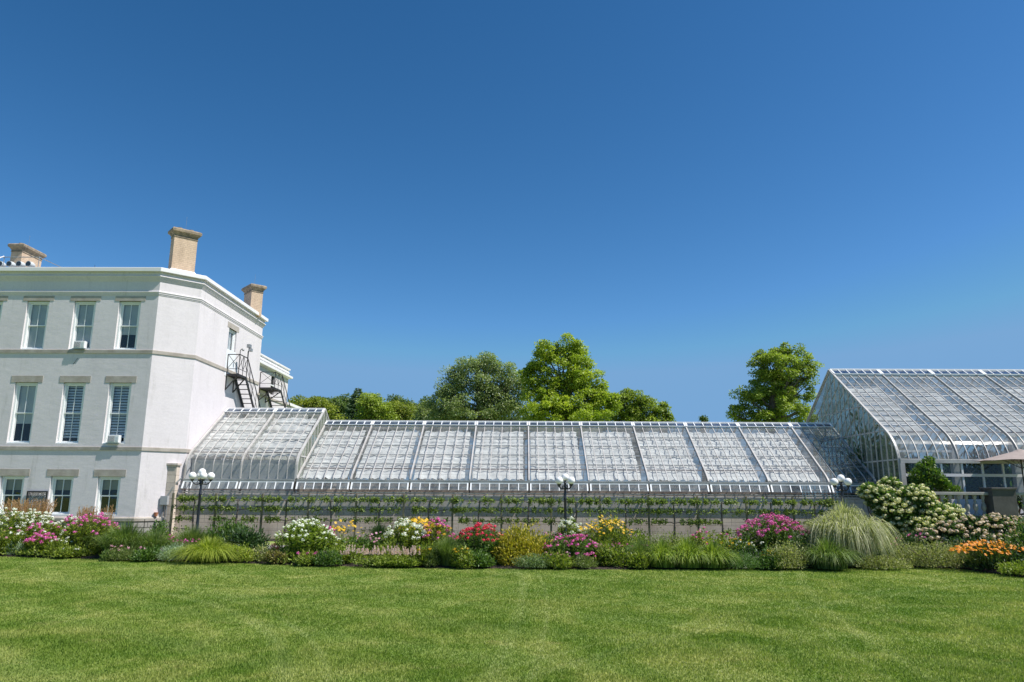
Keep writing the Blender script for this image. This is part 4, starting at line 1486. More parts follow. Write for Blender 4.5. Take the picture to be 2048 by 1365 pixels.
def phlox(label, x, y, rx, ry, h, flower, nst=90, ff=.7, leaf=None, hr=.055, name='phlox_clump', mix=None, cat_='phlox', low=.25, petals=26, leafL=.10, leafW=.028, group='flowering clumps in the bed'):
    """upright stems dressed in leaves and topped by domed flower heads"""
    rng = np.random.default_rng(int(abs(x * 311 + y * 71)) + 3)
    t = plant(name, label, cat_, x, y, group)
    nst = max(nst, int(190 * rx * ry))
    a = rng.random(nst) * 2 * np.pi; q_ = np.sqrt(rng.random(nst))
    bx, by = x + rx * .72 * q_ * np.cos(a), y + ry * .72 * q_ * np.sin(a)
    ht = h * (1 - .42 * q_ ** 2.2) * (.86 + .17 * rng.random(nst))
    tx, ty = x + rx * q_ * np.cos(a) * 1.0, y + ry * q_ * np.sin(a) * 1.0
    B = np.stack([bx, by, np.full(nst, .06)], 1); T = np.stack([tx, ty, .05 + ht], 1)
    V, Fq, rr = stems_geo(B, T, .012, rng)
    npmesh('stems', V, Fq, rr, G_STEM, t)
    nl = 34
    f = low * .3 + (1 - low * .3) * rng.random((nst, nl)) ** .8
    P = B[:, None] + (T - B)[:, None] * f[..., None]
    P = P.reshape(-1, 3)
    ang = rng.random(len(P)) * 2 * np.pi
    out = np.stack([P[:, 0] - x, P[:, 1] - y, np.zeros(len(P))], 1) * .5
    D = np.stack([np.cos(ang), np.sin(ang), .35 + .35 * rng.random(len(P))], 1) + out
    V, Fq, rr = leafgeo(P, D, leafL * (.6 + .7 * rng.random(len(P))), leafW, rng=rng, flat=np.array([[0, 0, 1.0]]) + 0 * P)
    npmesh('foliage', V, Fq, rr, leaf or G_PHLOX, t)
    if h > .5:
        mound_leaves(x, y - ry * .25, rx * 1.15, ry * 1.05, h * .42, 1500, .085, .03, leaf or G_PHLOX, t, shell=.3, name='lower_foliage')
    k = rng.random(nst) < ff
    tops = T[k] + np.array([0, 0, .03])
    if mix:
        s = rng.random(len(tops)) < mix[1]
        for nm, tt, mm in (('blossoms', tops[~s], flower), ('blossoms', tops[s], mix[0])):
            if len(tt):
                V, Fq, rr = heads(tt, hr * (.7 + .6 * rng.random(len(tt))), petals, .030, rng)
                npmesh(nm, V, Fq, rr, mm, t)
    else:
        V, Fq, rr = heads(tops, hr * (.7 + .6 * rng.random(len(tops))), petals, .030, rng)
        npmesh('blossoms', V, Fq, rr, flower, t)
    return t


def grass(label, x, y, r, h, n, mt, droop=.55, lean=.55, W=.012, name='grass_clump', catg='ornamental grass', plume=None, base_r=.25, group='grass clumps in the bed', pl=.3, seg=5, dp=2.4, dr=(.3, .9)):
    rng = np.random.default_rng(int(abs(x * 211 + y * 37)) + 5)
    t = plant(name, label, catg, x, y, group)
    a = rng.random(n) * 2 * np.pi; q_ = rng.random(n) ** .7
    B = np.stack([x + r * base_r * q_ * np.cos(a), y + r * base_r * q_ * np.sin(a), np.full(n, .05)], 1)
    L = h * (.65 + .45 * rng.random(n)) / (1 - droop * .35)
    a2 = a + rng.normal(size=n) * .35
    ln = lean * (.15 + .85 * q_) * (.6 + .6 * rng.random(n)) * min(1.6, r / h)
    D = np.stack([np.cos(a2) * ln, np.sin(a2) * ln], 1)
    V, Fq, rr = bladegeo(B, D, L, W * (.7 + .6 * rng.random(n)), droop * (dr[0] + dr[1] * q_), rng, seg, dp=dp)
    V[:, 2] = np.maximum(V[:, 2], .03)
    npmesh('blades', V, Fq, rr, mt, t)
    if plume:
        m_, cnt, ph_ = plume
        a = rng.random(cnt) * 2 * np.pi; q_ = np.sqrt(rng.random(cnt))
        B = np.stack([x + r * .3 * q_ * np.cos(a), y + r * .3 * q_ * np.sin(a), np.full(cnt, .1)], 1)
        T = np.stack([x + r * .85 * q_ * np.cos(a), y + r * .85 * q_ * np.sin(a), ph_ * (.82 + .2 * rng.random(cnt))], 1)
        V, Fq, rr = stems_geo(B, T, .007, rng)
        npmesh('stems', V, Fq, rr, m_, t)
        k = 26
        f = 1 - pl * rng.random((cnt, k))
        P = (B[:, None] + (T - B)[:, None] * f[..., None]).reshape(-1, 3)
        D = np.repeat(T - B, k, 0) * 1.0 + rng.normal(size=P.shape) * .25
        V, Fq, rr = leafgeo(P, D, .06, .010, rng=rng)
        npmesh('plumes', V, Fq, rr, m_, t)
    return t


def coneflower(label, x, y, rx, ry, h, flower, nst, fr, leaf=None, name='coneflower_clump', catg='coneflower', n_leaf=6000, petals=7, group='flowering clumps in the bed', leafy=.7, L=.09):
    rng = np.random.default_rng(int(abs(x * 401 + y * 53)) + 9)
    t = plant(name, label, catg, x, y, group)
    mound_leaves(x, y, rx, ry, h * leafy, n_leaf, L, .03, leaf or G_MID, t, shell=.35)
    a = rng.random(nst) * 2 * np.pi; q_ = np.sqrt(rng.random(nst))
    B = np.stack([x + rx * .6 * q_ * np.cos(a), y + ry * .6 * q_ * np.sin(a), np.full(nst, .2)], 1)
    T = np.stack([x + rx * .98 * q_ * np.cos(a), y + ry * .98 * q_ * np.sin(a), .05 + h * (1 - .35 * q_ ** 2) * (.84 + .18 * rng.random(nst))], 1)
    V, Fq, rr = stems_geo(B, T, .009, rng)
    npmesh('stems', V, Fq, rr, G_STEM, t)
    V, Fq, rr = daisies(T, fr, rng, petals)
    npmesh('blossoms', V, Fq, rr, flower, t)
    return t


def shrub(label, x, y, rx, ry, h, n, mt, L=.07, W=.035, name='shrub', catg='shrub', z0=.06, group='leafy shrubs in the bed', shell=.4, up=.3, zsq=1.0):
    t = plant(name, label, catg, x, y, group)
    rng = np.random.default_rng(int(abs(x * 77 + y * 13)))
    m = MB()
    for k in range(9):
        a = rng.random() * 6.28; e = .3 + .5 * rng.random()
        m.tube([(x, y, .02), (x + rx * .3 * math.cos(a) * e, y + ry * .3 * math.sin(a) * e, z0 + h * .35), (x + rx * .8 * math.cos(a) * e, y + ry * .8 * math.sin(a) * e, z0 + h * .72)], [.014, .011, .006], 5)
    m.build('stems', 'bark', t)
    mound_leaves(x, y, rx, ry, h, n, L, W, mt, t, z0=z0, shell=shell, up=up, zsq=zsq)
    return t


def hydrangea(label, lobes, ztop, mt, nh, seed, headr=.075, leaf=None, group='hydrangeas under the terrace'):
    """lobes: (x, y, z, r) balls of branches"""
    rng = np.random.default_rng(seed)
    x, y = lobes[0][0], lobes[0][1]
    t = plant('hydrangea_bush', label, 'hydrangea', x, y, group)
    gs, hc = [], []
    tot = sum(l[3] ** 2 for l in lobes)
    br = MB()
    for (lx, ly, lz, lr) in lobes:
        n = int(9000 * lr ** 2 / tot * 1.6)
        d = unit(rng.normal(size=(n, 3)))
        r = lr * (.35 + .65 * rng.random(n) ** .6)
        P = np.array([lx, ly, lz]) + d * r[:, None] * np.array([1, 1, .85])
        P[:, 2] = np.maximum(P[:, 2], .08)
        gs.append(leafgeo(P, d * .7 + rng.normal(size=(n, 3)) * .5, .11 * (.6 + .6 * rng.random(n)), .055, rng=rng, flat=d + np.array([0, 0, .8])))
        m = int(nh * lr ** 2 / tot)
        dd = unit(rng.normal(size=(m, 3)) + np.array([.1, -.55, .35]))
        Hc = np.array([lx, ly, lz]) + dd * (lr * (.98 + .14 * rng.random(m)))[:, None] * np.array([1, 1, .85])
        hc.append(Hc[Hc[:, 2] > .2])
        for k in range(4):
            a = rng.random() * 6.28
            br.tube([(lx * .3 + x * .7, ly * .3 + y * .7, .02), (lx + lr * .2 * math.cos(a), ly + lr * .2 * math.sin(a), lz * .6), (lx + lr * .7 * math.cos(a), ly + lr * .7 * math.sin(a), lz + lr * .3)], [.02, .014, .007], 5)
    V, Fq, rr = cat(*gs)
    br.build('branches', 'bark', t)
    npmesh('foliage', V, Fq, rr, leaf or G_MID, t)
    hc = np.concatenate(hc)
    kp = []
    for c_ in hc:
        if all(np.sum((c_ - o_) ** 2) > (headr * 1.75) ** 2 for o_ in kp):
            kp.append(c_)
    hc = np.array(kp)
    V, Fq, rr = heads(hc, headr * (.8 + .45 * rng.random(len(hc))), 95, .036, rng, .0)
    npmesh('panicles', V, Fq, rr, mt, t)
    return t


def pw_(px, Y):
    """x position at depth Y below photo column px, and height of photo row as helper"""
    return at(px, 1080, Y)[0]


def zz(px, py, Y):
    return at(px, py, Y)[1]


def spec(xl, xr, top, Y, ry=None):
    """column range and top row of a plant at depth Y -> x, y, rx, ry, h"""
    if Y < 19.2: Y -= .35
    xa, xb = pw_(xl, Y), pw_(xr, Y)
    rx = (xb - xa) / 2 * 1.24
    return (xa + xb) / 2, Y, rx, (ry or rx), (zz((xl + xr) / 2, top, Y) - .05) * 1.07


# ================================================================ FLOWER BED, left to right
x, y, rx, ry, h = spec(-60, 60, 1022, 20.6, .6)
phlox('white phlox clump at the left edge of the bed', x, y, rx, ry, h, F_WHITE, 110, .42)
x, y, rx, ry, h = spec(-40, 45, 1062, 19.9, .5)
phlox('low pale phlox clump in the bottom left corner of the bed', x, y, rx, ry, h, F_WHITE, 80, .38, mix=(F_LILAC, .5))
x, y, rx, ry, h = spec(0, 100, 1045, 22.3)
grass('tan feather grass with dense plumes below the black pierced panel', x, y, rx, h, 900, G_GRASS, .2, .25, .010, plume=(G_TAN, 260, zz(50, 1000, 22.3)), pl=.35)
x, y, rx, ry, h = spec(150, 190, 1060, 22.2)
grass('small tan feather grass between the two right ground floor windows', x, y, rx, h, 300, G_GRASS, .2, .25, .010, plume=(G_TAN, 80, zz(170, 1014, 22.2)), pl=.35)
x, y, rx, ry, h = spec(195, 222, 1065, 22.3)
grass('thin tan feather grass in front of the ground floor window nearest the corner', x, y, rx, h, 200, G_GRASS, .2, .2, .010, plume=(G_TAN, 30, zz(210, 1012, 22.3)), pl=.35)
x, y, rx, ry, h = spec(28, 100, 1026, 21.0, .5)
phlox('tall white phlox clump in front of the tan feather grass', x, y, rx, ry, h, F_WHITE, 100, .8)
x, y, rx, ry, h = spec(40, 130, 1050, 20.3, .5)
phlox('white and magenta mixed phlox clump below the tall white one', x, y, rx, ry, h, F_WHITE, 110, .5, mix=(F_PINK, .6))
x, y, rx, ry, h = spec(60, 120, 1072, 19.7, .35)
phlox('low magenta phlox drift at the left lawn edge', x, y, rx, ry, h, F_PINK, 60, .85)
x, y, rx, ry, h = spec(110, 165, 1036, 20.8, .5)
phlox('pale phlox clump with white heads left of the magenta clump', x, y, rx, ry, h, F_WHITE, 70, .6, mix=(F_PINK, .25))
x, y, rx, ry, h = spec(140, 226, 1034, 20.0, .55)
phlox('magenta phlox clump in front of the second ground floor window from the corner', x, y, rx, ry, h, F_PINK, 130, .45)
x, y, rx, ry, h = spec(205, 235, 1050, 21.0, .3)
phlox('narrow faded white phlox beside the tall green grass', x, y, rx, ry, h, F_WHITE, 30, .6, mix=(F_LILAC, .5))
for (a, b2, tp, Yv, m_, lb_) in ((20, 70, 1088, 19.75, G_SILV, 'small grey green mound below the mixed phlox'), (70, 150, 1090, 19.6, G_SILV, 'long low grey green cushion at the left lawn edge'),
                                 (205, 245, 1104, 18.95, G_MID, 'little leafy plant at the lawn edge before the tall grass'), (-30, 22, 1096, 19.8, G_OLIVE, 'small pale plant in the left corner of the lawn edge')):
    x, y, rx, ry, h = spec(a, b2, tp, Yv, .22)
    shrub(lb_, x, y, rx, ry, h, 2600, m_, .045, .018, name='low_cushion_plant', catg='cushion plant')
x, y, rx, ry, h = spec(200, 305, 1045, 19.5)
grass('tall arching green grass below the chamfered house corner', x, y, rx, h, 2400, G_GRASS, .55, .50, .014, base_r=.55)
x, y, rx, ry, h = spec(268, 350, 1060, 19.4)
grass('smaller green grass right of the tall arching one', x, y, rx, h, 1800, G_GRASS, .55, .50, .013, base_r=.6)
x, y, rx, ry, h = spec(330, 440, 1052, 20.9)
grass('hazy green grass in front of the left lamp post', x, y, rx, h, 1500, G_GRASS, .35, .35, .009)
x, y, rx, ry, h = spec(300, 345, 1040, 23.0, .4)
shrub('bright green leafy plant at the foot of the block pillar', x, y, rx, ry, max(.35, h), 2200, G_MID)
x, y, rx, ry, h = spec(308, 372, 1090, 18.95, .4)
shrub('silvery grey mound at the lawn edge left of the lime grass', x, y, rx, ry, h, 5200, G_SILV, .05, .014, name='silver_mound', catg='silver mound')
x, y, rx, ry, h = spec(362, 482, 1078, 18.75)
grass('lime green grass mound spilling on the lawn edge', x, y, rx, h * 1.1, 3200, G_LIME, .82, .50, .011, base_r=.5)
x, y, rx, ry, h = spec(405, 488, 1046, 21.4, .5)
shrub('dark green peony bush below the second espalier tree', x, y, rx, ry, h, 5200, G_MID, .11, .035, name='peony_bush', catg='peony')
x, y, rx, ry, h = spec(458, 532, 1060, 19.9, .45)
shrub('glossy dark peony bush in front, right of the lime grass', x, y, rx, ry, h, 5200, G_DARK, .13, .036, name='peony_bush', catg='peony')
x, y, rx, ry, h = spec(462, 520, 1094, 18.7, .3)
shrub('low yellow green plant between the lime grass and the dark peony', x, y, rx, ry, h, 2600, G_LIME, .06, .025)
x, y, rx, ry, h = spec(505, 560, 1096, 18.8, .3)
shrub('low mottled green plant at the lawn edge before the gap in the bed', x, y, rx, ry, h, 2400, G_OLIVE, .06, .025)
x, y, rx, ry, h = spec(536, 580, 1104, 18.3, .25)
shrub('small bronze green plant at the lawn edge left of the white phlox', x, y, rx, ry, h, 2200, G_BRONZE, .06, .03)
x, y, rx, ry, h = spec(540, 560, 1088, 19.5, .2)
shrub('small dark purple leaved plant in the gap before the white phlox', x, y, rx, ry, h, 700, lm('purple_leaf', [(.07, .02, .03), (.14, .05, .06)]), .06, .035)
x, y, rx, ry, h = spec(640, 670, 1056, 20.4, .25)
phlox('small magenta phlox peeping out behind the big white phlox', x, y, rx, ry, h, F_PINK, 30, .9)
x, y, rx, ry, h = spec(563, 660, 1046, 18.9, .6)
phlox('big bushy white phlox standing alone in the left half of the bed', x, y, rx, ry, h, F_WHITE, 190, .55, leaf=lm('fresh_leaf', [(.08, .12, .015), (.15, .21, .03), (.24, .30, .06)]), hr=.042)
x, y, rx, ry, h = spec(636, 690, 1096, 18.0, .3)
shrub('low green geranium cushion at the lawn edge right of the big white phlox', x, y, rx, ry, h, 2800, G_MID, .05, .03)
x, y, rx, ry, h = spec(655, 725, 1044, 19.6, .4)
coneflower('loose yellow coneflowers on thin stems before the block wall', x, y, rx, ry, h, F_YEL, 34, .042, leaf=G_YEL, n_leaf=3800, leafy=.5, L=.08)
x, y, rx, ry, h = spec(665, 735, 1090, 18.4, .35)
shrub('yellow green leafy plant below the loose yellow coneflowers', x, y, rx, ry, h, 3000, G_YEL, .06, .03)
x, y, rx, ry, h = spec(728, 790, 1052, 20.0, .4)
grass('feathery dark green plant left of the white and yellow flowers', x, y, rx, h, 900, G_DARK, .2, .3, .022, name='feathery_plant', catg='perennial')
x, y, rx, ry, h = spec(735, 765, 1062, 19.5, .25)
coneflower('few pale coneflowers beside the feathery dark plant', x, y, rx, ry, h, F_LILAC, 12, .035, n_leaf=1200)
x, y, rx, ry, h = spec(700, 832, 1113, 17.9, .42)
t = shrub('long low yellow green plant carrying pale pink flower spikes', x, y, rx, ry, h, 8500, G_YEL, .05, .028, name='astilbe_clump', catg='astilbe')
rng = np.random.default_rng(5)
n = 95
B = np.stack([x + (rng.random(n) * 2 - 1) * rx * .92, y + (rng.random(n) * 2 - 1) * .3, np.full(n, .2)], 1)
T = B.copy(); T[:, 2] = zz(765, 1092, 17.9) * (.72 + .36 * rng.random(n)); T[:, 0] += rng.normal(size=n) * .02
k = 60
f = 1 - .46 * rng.random((n, k)) ** 1.2
P = (B[:, None] + (T - B)[:, None] * f[..., None]).reshape(-1, 3)
fat = (1 - f.reshape(-1)) * .026 + .003
P[:, :2] += rng.normal(size=(len(P), 2)) * fat[:, None]
V, Fq, rr = leafgeo(P, np.array([[0, 0, 1.]]) + rng.normal(size=P.shape) * .5, .022, .011, rng=rng)
npmesh('flower_spikes', V, Fq, rr, F_AST, t)
x, y, rx, ry, h = spec(772, 845, 1046, 19.0, .45)
phlox('bright white phlox clump in front of yellow flowers, left of centre', x, y, rx, ry, h, F_WHITE, 90, .75, hr=.06)
x, y, rx, ry, h = spec(795, 872, 1038, 19.6, .5)
coneflower('yellow rudbeckia rising behind the bright white phlox', x, y, rx, ry, h, F_YEL, 150, .05, leaf=G_PHLOX, n_leaf=5000, leafy=.85)
x, y, rx, ry, h = spec(838, 902, 1046, 19.1, .45)
phlox('magenta phlox clump right of the yellow rudbeckia, left of centre', x, y, rx, ry, h, F_PINK, 90, .6, mix=(F_YEL, .15))
x, y, rx, ry, h = spec(835, 895, 1085, 18.2, .4)
shrub('leafy green plant below the magenta and yellow flowers', x, y, rx, ry, h, 4200, G_PHLOX, .08, .028)
x, y, rx, ry, h = spec(862, 932, 1078, 18.0)
grass('wispy fine green grass left of the crimson flowers', x, y, rx * 1.05, h * 1.15, 2200, G_GRASS, .5, .6, .006)
x, y, rx, ry, h = spec(920, 1010, 1056, 18.7, .55)
phlox('crimson rose bush left of the golden shrub', x, y, rx, ry, h, F_RED, 120, .62, leaf=G_MID, name='red_rose_bush', cat_='rose bush', hr=.055)
x, y, rx, ry, h = spec(982, 1096, 1058, 18.6, .75)
shrub('large golden yellow leaved shrub near the middle of the bed', x, y, rx, ry, h * 1.05, 9500, G_GOLD, .09, .030, name='golden_shrub')
x, y, rx, ry, h = spec(1034, 1106, 1110, 17.75, .3)
shrub('low grey green mat below the golden shrub', x, y, rx, ry, h, 4200, lm('sedum_leaf', [(.07, .11, .04), (.13, .18, .08), (.19, .25, .11)]), .035, .02)
x, y, rx, ry, h = spec(1112, 1175, 1044, 19.8, .4)
phlox('loose white phlox below the middle lamp post', x, y, rx, ry, h, F_WHITE, 55, .6, hr=.06)
x, y, rx, ry, h = spec(1085, 1130, 1066, 20.0, .35)
phlox('fading dusty pink flower heads left of the middle lamp foot', x, y, rx, ry, h, F_LILAC, 34, .7)
x, y, rx, ry, h = spec(1096, 1192, 1074, 18.5, .55)
phlox('magenta phlox bush in front of the middle lamp post', x, y, rx, ry, h, F_PINK, 130, .45, leaf=G_MID)
x, y, rx, ry, h = spec(1165, 1258, 1036, 19.4, .55)
coneflower('tall bushy yellow rudbeckia right of the middle lamp post', x, y, rx, ry, h, F_YEL, 130, .038, leaf=G_PHLOX, n_leaf=8500, leafy=.92)
x, y, rx, ry, h = spec(1180, 1260, 1094, 18.2, .4)
shrub('bright green leafy plant at the foot of the tall yellow rudbeckia', x, y, rx, ry, h, 4200, G_PHLOX, .08, .03)
x, y, rx, ry, h = spec(1250, 1292, 1074, 20.2, .3)
shrub('lime green leafy plant right of the tall yellow rudbeckia', x, y, rx, ry, h, 2400, G_YEL, .10, .05)
x, y, rx, ry, h = spec(1240, 1322, 1082, 18.4)
grass('wispy fine grass left of the daylily drift', x, y, rx, h * 1.1, 1900, G_GRASS, .5, .5, .006)
for i, (a, b2, tp, lb_) in enumerate(((1288, 1360, 1086, 'left end of the arching daylily drift in front of the wall'), (1335, 1412, 1082, 'middle clump of the arching daylily drift'), (1385, 1462, 1088, 'right clump of the arching daylily drift before the round green mound'))):
    x, y, rx, ry, h = spec(a, b2, tp, 18.15)
    grass(lb_, x, y, rx, h * 1.12, 1300, lm('daylily_blade', [(.07, .11, .015), (.14, .20, .03), (.25, .30, .06)]), .72, .50, .020, base_r=.62, name='daylily_clump', catg='daylily', group='daylily drift')
x, y, rx, ry, h = spec(1300, 1400, 1070, 19.8, .5)
shrub('soft green foliage behind the daylily drift', x, y, rx, ry, h, 4200, G_PHLOX, .07, .02)
x, y, rx, ry, h = spec(1380, 1460, 1062, 19.6, .5)
phlox('sparse pink phlox behind the daylily drift', x, y, rx, ry, h, F_PINK, 60, .30, mix=(F_LILAC, .4), hr=.04)
x, y, rx, ry, h = spec(1432, 1528, 1106, 18.1, .5)
shrub('round fine leaved green mound at the lawn edge', x, y, rx, ry, h, 9000, lm('fine_leaf', [(.04, .085, .02), (.075, .14, .035), (.12, .19, .05)]), .035, .012, name='round_mound', catg='shrub')
x, y, rx, ry, h = spec(1440, 1512, 1068, 19.9, .45)
shrub('loose mixed green shrub between the pale and the bright magenta phlox', x, y, rx, ry, h, 4600, G_MID, .07, .03)
x, y, rx, ry, h = spec(1488, 1608, 1038, 19.3, .7)
phlox('large bright magenta phlox left of the big striped grass', x, y, rx, ry, h, F_PINK, 210, .70, leaf=G_MID, hr=.06)
x, y, rx, ry, h = spec(1536, 1628, 1088, 18.1, .45)
shrub('yellow mottled shrub at the lawn edge below the large magenta phlox', x, y, rx, ry, h, 6500, G_OLIVE, .05, .022)
x, y, rx, ry, h = spec(1606, 1702, 1082, 18.1)
grass('green arching daylily clump below the big striped grass', x, y, rx, h * 1.15, 1700, G_GRASS, .72, .50, .016, base_r=.55, name='daylily_clump', catg='daylily')
x, y, rx, ry, h = spec(1594, 1792, 1018, 19.1)
grass('big fountain of cream striped grass at the right of the bed', x, y, rx * .82, h * 1.16, 5200, G_STRIPE, .82, .34, .017, base_r=.48, dp=2.9, dr=(.42, .66), name='striped_grass', seg=6)
x, y, rx, ry, h = spec(1700, 1800, 1108, 18.3, .35)
shrub('low mottled ground cover below the big striped grass', x, y, rx, ry, h, 5200, G_OLIVE, .035, .022, name='ground_cover_shrub')
x, y, rx, ry, h = spec(1785, 1925, 1086, 18.7, .55)
shrub('broad yellow olive mound between the striped grass and the orange flowers', x, y, rx, ry, h, 11000, G_OLIVE, .040, .022, name='ground_cover_shrub')
x, y, rx, ry, h = spec(1918, 2040, 1084, 18.0, .75)
coneflower('orange rudbeckia mass on dark foliage near the right edge', x, y, rx, ry, h, F_ORA, 300, .038, leaf=G_DARK, n_leaf=8000, leafy=.93, name='rudbeckia_clump', catg='rudbeckia')
x, y, rx, ry, h = spec(2005, 2110, 1126, 17.0, .45)
shrub('low bright green plant in the right corner of the bed', x, y, rx, ry, h, 4200, G_YEL, .05, .03)
x, y, rx, ry, h = spec(2020, 2180, 1016, 18.2, .9)
shrub('tall dark bush cut by the right edge of the photo', x, y, rx, ry, h, 13000, G_MID, .09, .035)
t = shrub('tall green tree-like bush just outside the bed corner, at the right edge', 13.6, 17.2, 1.2, 1.2, 2.6, 12000, G_DARK, .10, .05)

# leafy plants of the middle and back rows
FILL = [
    (-60, 20, 1052, 21.3, 0, 'green perennial behind the corner phlox, at the left photo edge'),
    (60, 130, 1058, 21.6, 2, 'dark leafy perennial behind the mixed white and magenta phlox'),
    (110, 150, 1078, 19.6, 0, 'green leafy plant in front of the pale phlox with white heads'),
    (215, 275, 1082, 20.8, 1, 'green perennial behind the tall arching green grass'),
    (290, 360, 1072, 20.9, 0, 'soft green plant behind the silvery grey mound'),
    (340, 400, 1078, 19.9, 3, 'fine leaved green plant between the silvery mound and the lime grass'),
    (425, 490, 1078, 20.4, 0, 'green perennial below the back peony bush'),
    (655, 700, 1080, 19.2, 0, 'green perennial at the right shoulder of the big white phlox'),
    (690, 760, 1076, 19.3, 1, 'leafy green plant between the coneflowers and the pale pink spikes'),
    (755, 815, 1076, 18.6, 0, 'green foliage between the pale pink spikes and the bright white phlox'),
    (885, 940, 1072, 19.6, 2, 'loose dark plant left behind the crimson flowers'),
    (905, 950, 1100, 17.9, 0, 'small green plant below the crimson flowers'),
    (1060, 1115, 1078, 19.4, 1, 'green plant between the golden shrub and the magenta phlox bush'),
    (1185, 1230, 1090, 18.6, 0, 'green plant right of the magenta phlox bush'),
    (1225, 1300, 1088, 19.2, 1, 'leafy green plant behind the wispy grass near the daylilies'),
    (1290, 1350, 1066, 20.6, 3, 'pale green airy plant behind the left daylily clump'),
    (1400, 1500, 1082, 19.0, 0, 'mixed leafy plant right behind the round green mound'),
    (1455, 1530, 1088, 18.9, 2, 'dark plant between the round mound and the bright magenta phlox'),
    (1580, 1660, 1072, 19.0, 2, 'dark leafy plant left under the big striped grass'),
    (1700, 1800, 1082, 19.6, 2, 'dark foliage under the right side of the striped grass'),
    (1770, 1850, 1070, 20.3, 2, 'dark green shrub between the striped grass and the cream hydrangea'),
    (1850, 1960, 1076, 19.7, 2, 'dark green shrub below the pinkish hydrangea hedge'),
    (128, 172, 1096, 19.35, 0, 'low green plant at the foot of the magenta phlox clump by the house'),
    (225, 300, 1094, 19.15, 3, 'low fine leaved plant at the foot of the tall arching green grass'),
    (286, 330, 1098, 19.1, 1, 'low green plant between the green grasses and the silvery mound'),
    (596, 640, 1106, 18.3, 0, 'low green plant at the foot of the big bushy white phlox'),
    (838, 880, 1098, 18.1, 3, 'fine pale plant right of the pale pink flower spikes'),
    (925, 985, 1104, 18.1, 1, 'low leafy plant at the foot of the crimson rose bush'),
    (1085, 1140, 1108, 18.0, 0, 'low green plant between the grey green mat and the magenta bush'),
    (1148, 1190, 1106, 18.0, 3, 'low airy plant at the right foot of the magenta phlox bush'),
    (1250, 1300, 1108, 18.1, 0, 'low green plant at the left end of the daylily drift'),
    (1515, 1550, 1104, 18.2, 1, 'low dark green plant right of the round fine leaved mound'),
]
for i, (a, b2, tp, Yv, kd, lb_) in enumerate(FILL):
    x, y, rx, ry, h = spec(a, b2, tp, Yv, .5)
    m_ = (G_PHLOX, G_MID, G_DARK, lm('airy_leaf', [(.06, .09, .02), (.11, .15, .04), (.18, .21, .07)]))[kd]
    shrub(lb_, x, y, rx, ry, h, 4200, m_, (.08, .07, .09, .05)[kd], (.028, .035, .035, .014)[kd], name='leafy_perennial', catg='perennial', group='leafy perennials in the bed', shell=.25)
    if i % 3 != 0:
        rng = np.random.default_rng(900 + i)
        nb = 9 + int(9 * rng.random())
        hc = np.stack([x + rx * .8 * (rng.random(nb) * 2 - 1), y - ry * .5 * rng.random(nb), .05 + h * (.72 + .32 * rng.random(nb))], 1)
        V, Fq, rr = heads(hc, .028 + .015 * rng.random(nb), 14, .026, rng)
        npmesh('blossoms', V, Fq, rr, (F_PINK, F_YEL, F_WHITE, F_LILAC, F_PINK)[i % 5], [o_ for o_ in C.objects if o_.get('label') == lb_][0])

# hydrangeas
hl = []
for px, py, Y, r in ((1790, 1030, 21.6, .55), (1765, 1000, 21.8, .45), (1830, 1000, 21.6, .50), (1870, 1035, 21.4, .50), (1740, 985, 22.0, .30), (1780, 972, 22.0, .28), (1850, 1060, 21.2, .45), (1900, 1030, 21.6, .35)):
    X_, Z_ = at(px, py, Y); hl.append((X_, Y, Z_, r * .94))
hydrangea('tall cream panicle hydrangea leaning towards the right lamp post', hl, 0, F_HYD, 900, 31, .085)
hl = []
for px, py, Y, r in ((1900, 1070, 20.6, .40), (1850, 1080, 20.6, .35), (1945, 1062, 20.7, .42), (1990, 1058, 20.7, .42), (2030, 1062, 20.7, .40), (1960, 1085, 20.3, .35), (2010, 1088, 20.3, .35), (2080, 1060, 20.7, .42), (1820, 1085, 20.8, .28)):
    X_, Z_ = at(px, py, Y); hl.append((X_, Y, Z_, r))
hydrangea('long pinkish cream hydrangea hedge below the balustrade', hl, 0, F_HYDP, 1100, 32, .076, leaf=G_DARK)

# potted tree on the terrace
X_, Z_ = at(1868, 985, 25.6)
t = thing('potted_tree', (X_, 25.6, 1.1), 'glossy leaved potted tree on the terrace in front of the big glasshouse', 'potted tree')
MB().lathe([(.22, 1.1), (.30, 1.5), (.32, 1.52), (.32, 1.56), (.27, 1.56), (.26, 1.5)], (X_ - .3, 25.6), 18).build('pot', 'terra', t)
MB().tube([(X_ - .3, 25.6, 1.5), (X_ - .32, 25.6, 1.9), (X_ - .3, 25.6, 2.4)], [.03, .025, .012], 7).build('trunk', 'bark', t)
rng = np.random.default_rng(77)
gs = []
for px, py, r in ((1850, 940, .36), (1835, 955, .30), (1868, 955, .36), (1848, 970, .36), (1890, 978, .30), (1912, 982, .18), (1858, 925, .22), (1880, 965, .30)):
    cx, cz = at(px, py, 25.6); r *= .82
    n = int(9000 * r * r)
    d = unit(rng.normal(size=(n, 3)))
    P = np.array([cx, 25.6, cz]) + d * (r * (.3 + .7 * rng.random(n) ** .6))[:, None]
    gs.append(leafgeo(P, d * .6 + rng.normal(size=(n, 3)) * .5 + np.array([0, 0, .3]), .11, .045, rng=rng, flat=d + np.array([0, 0, .6])))
V, Fq, rr = cat(*gs)
npmesh('foliage', V, Fq, rr, lm('glossy_leaf', [(.025, .06, .01), (.06, .12, .015), (.16, .22, .03)], rough=.3, spec=.6), t)
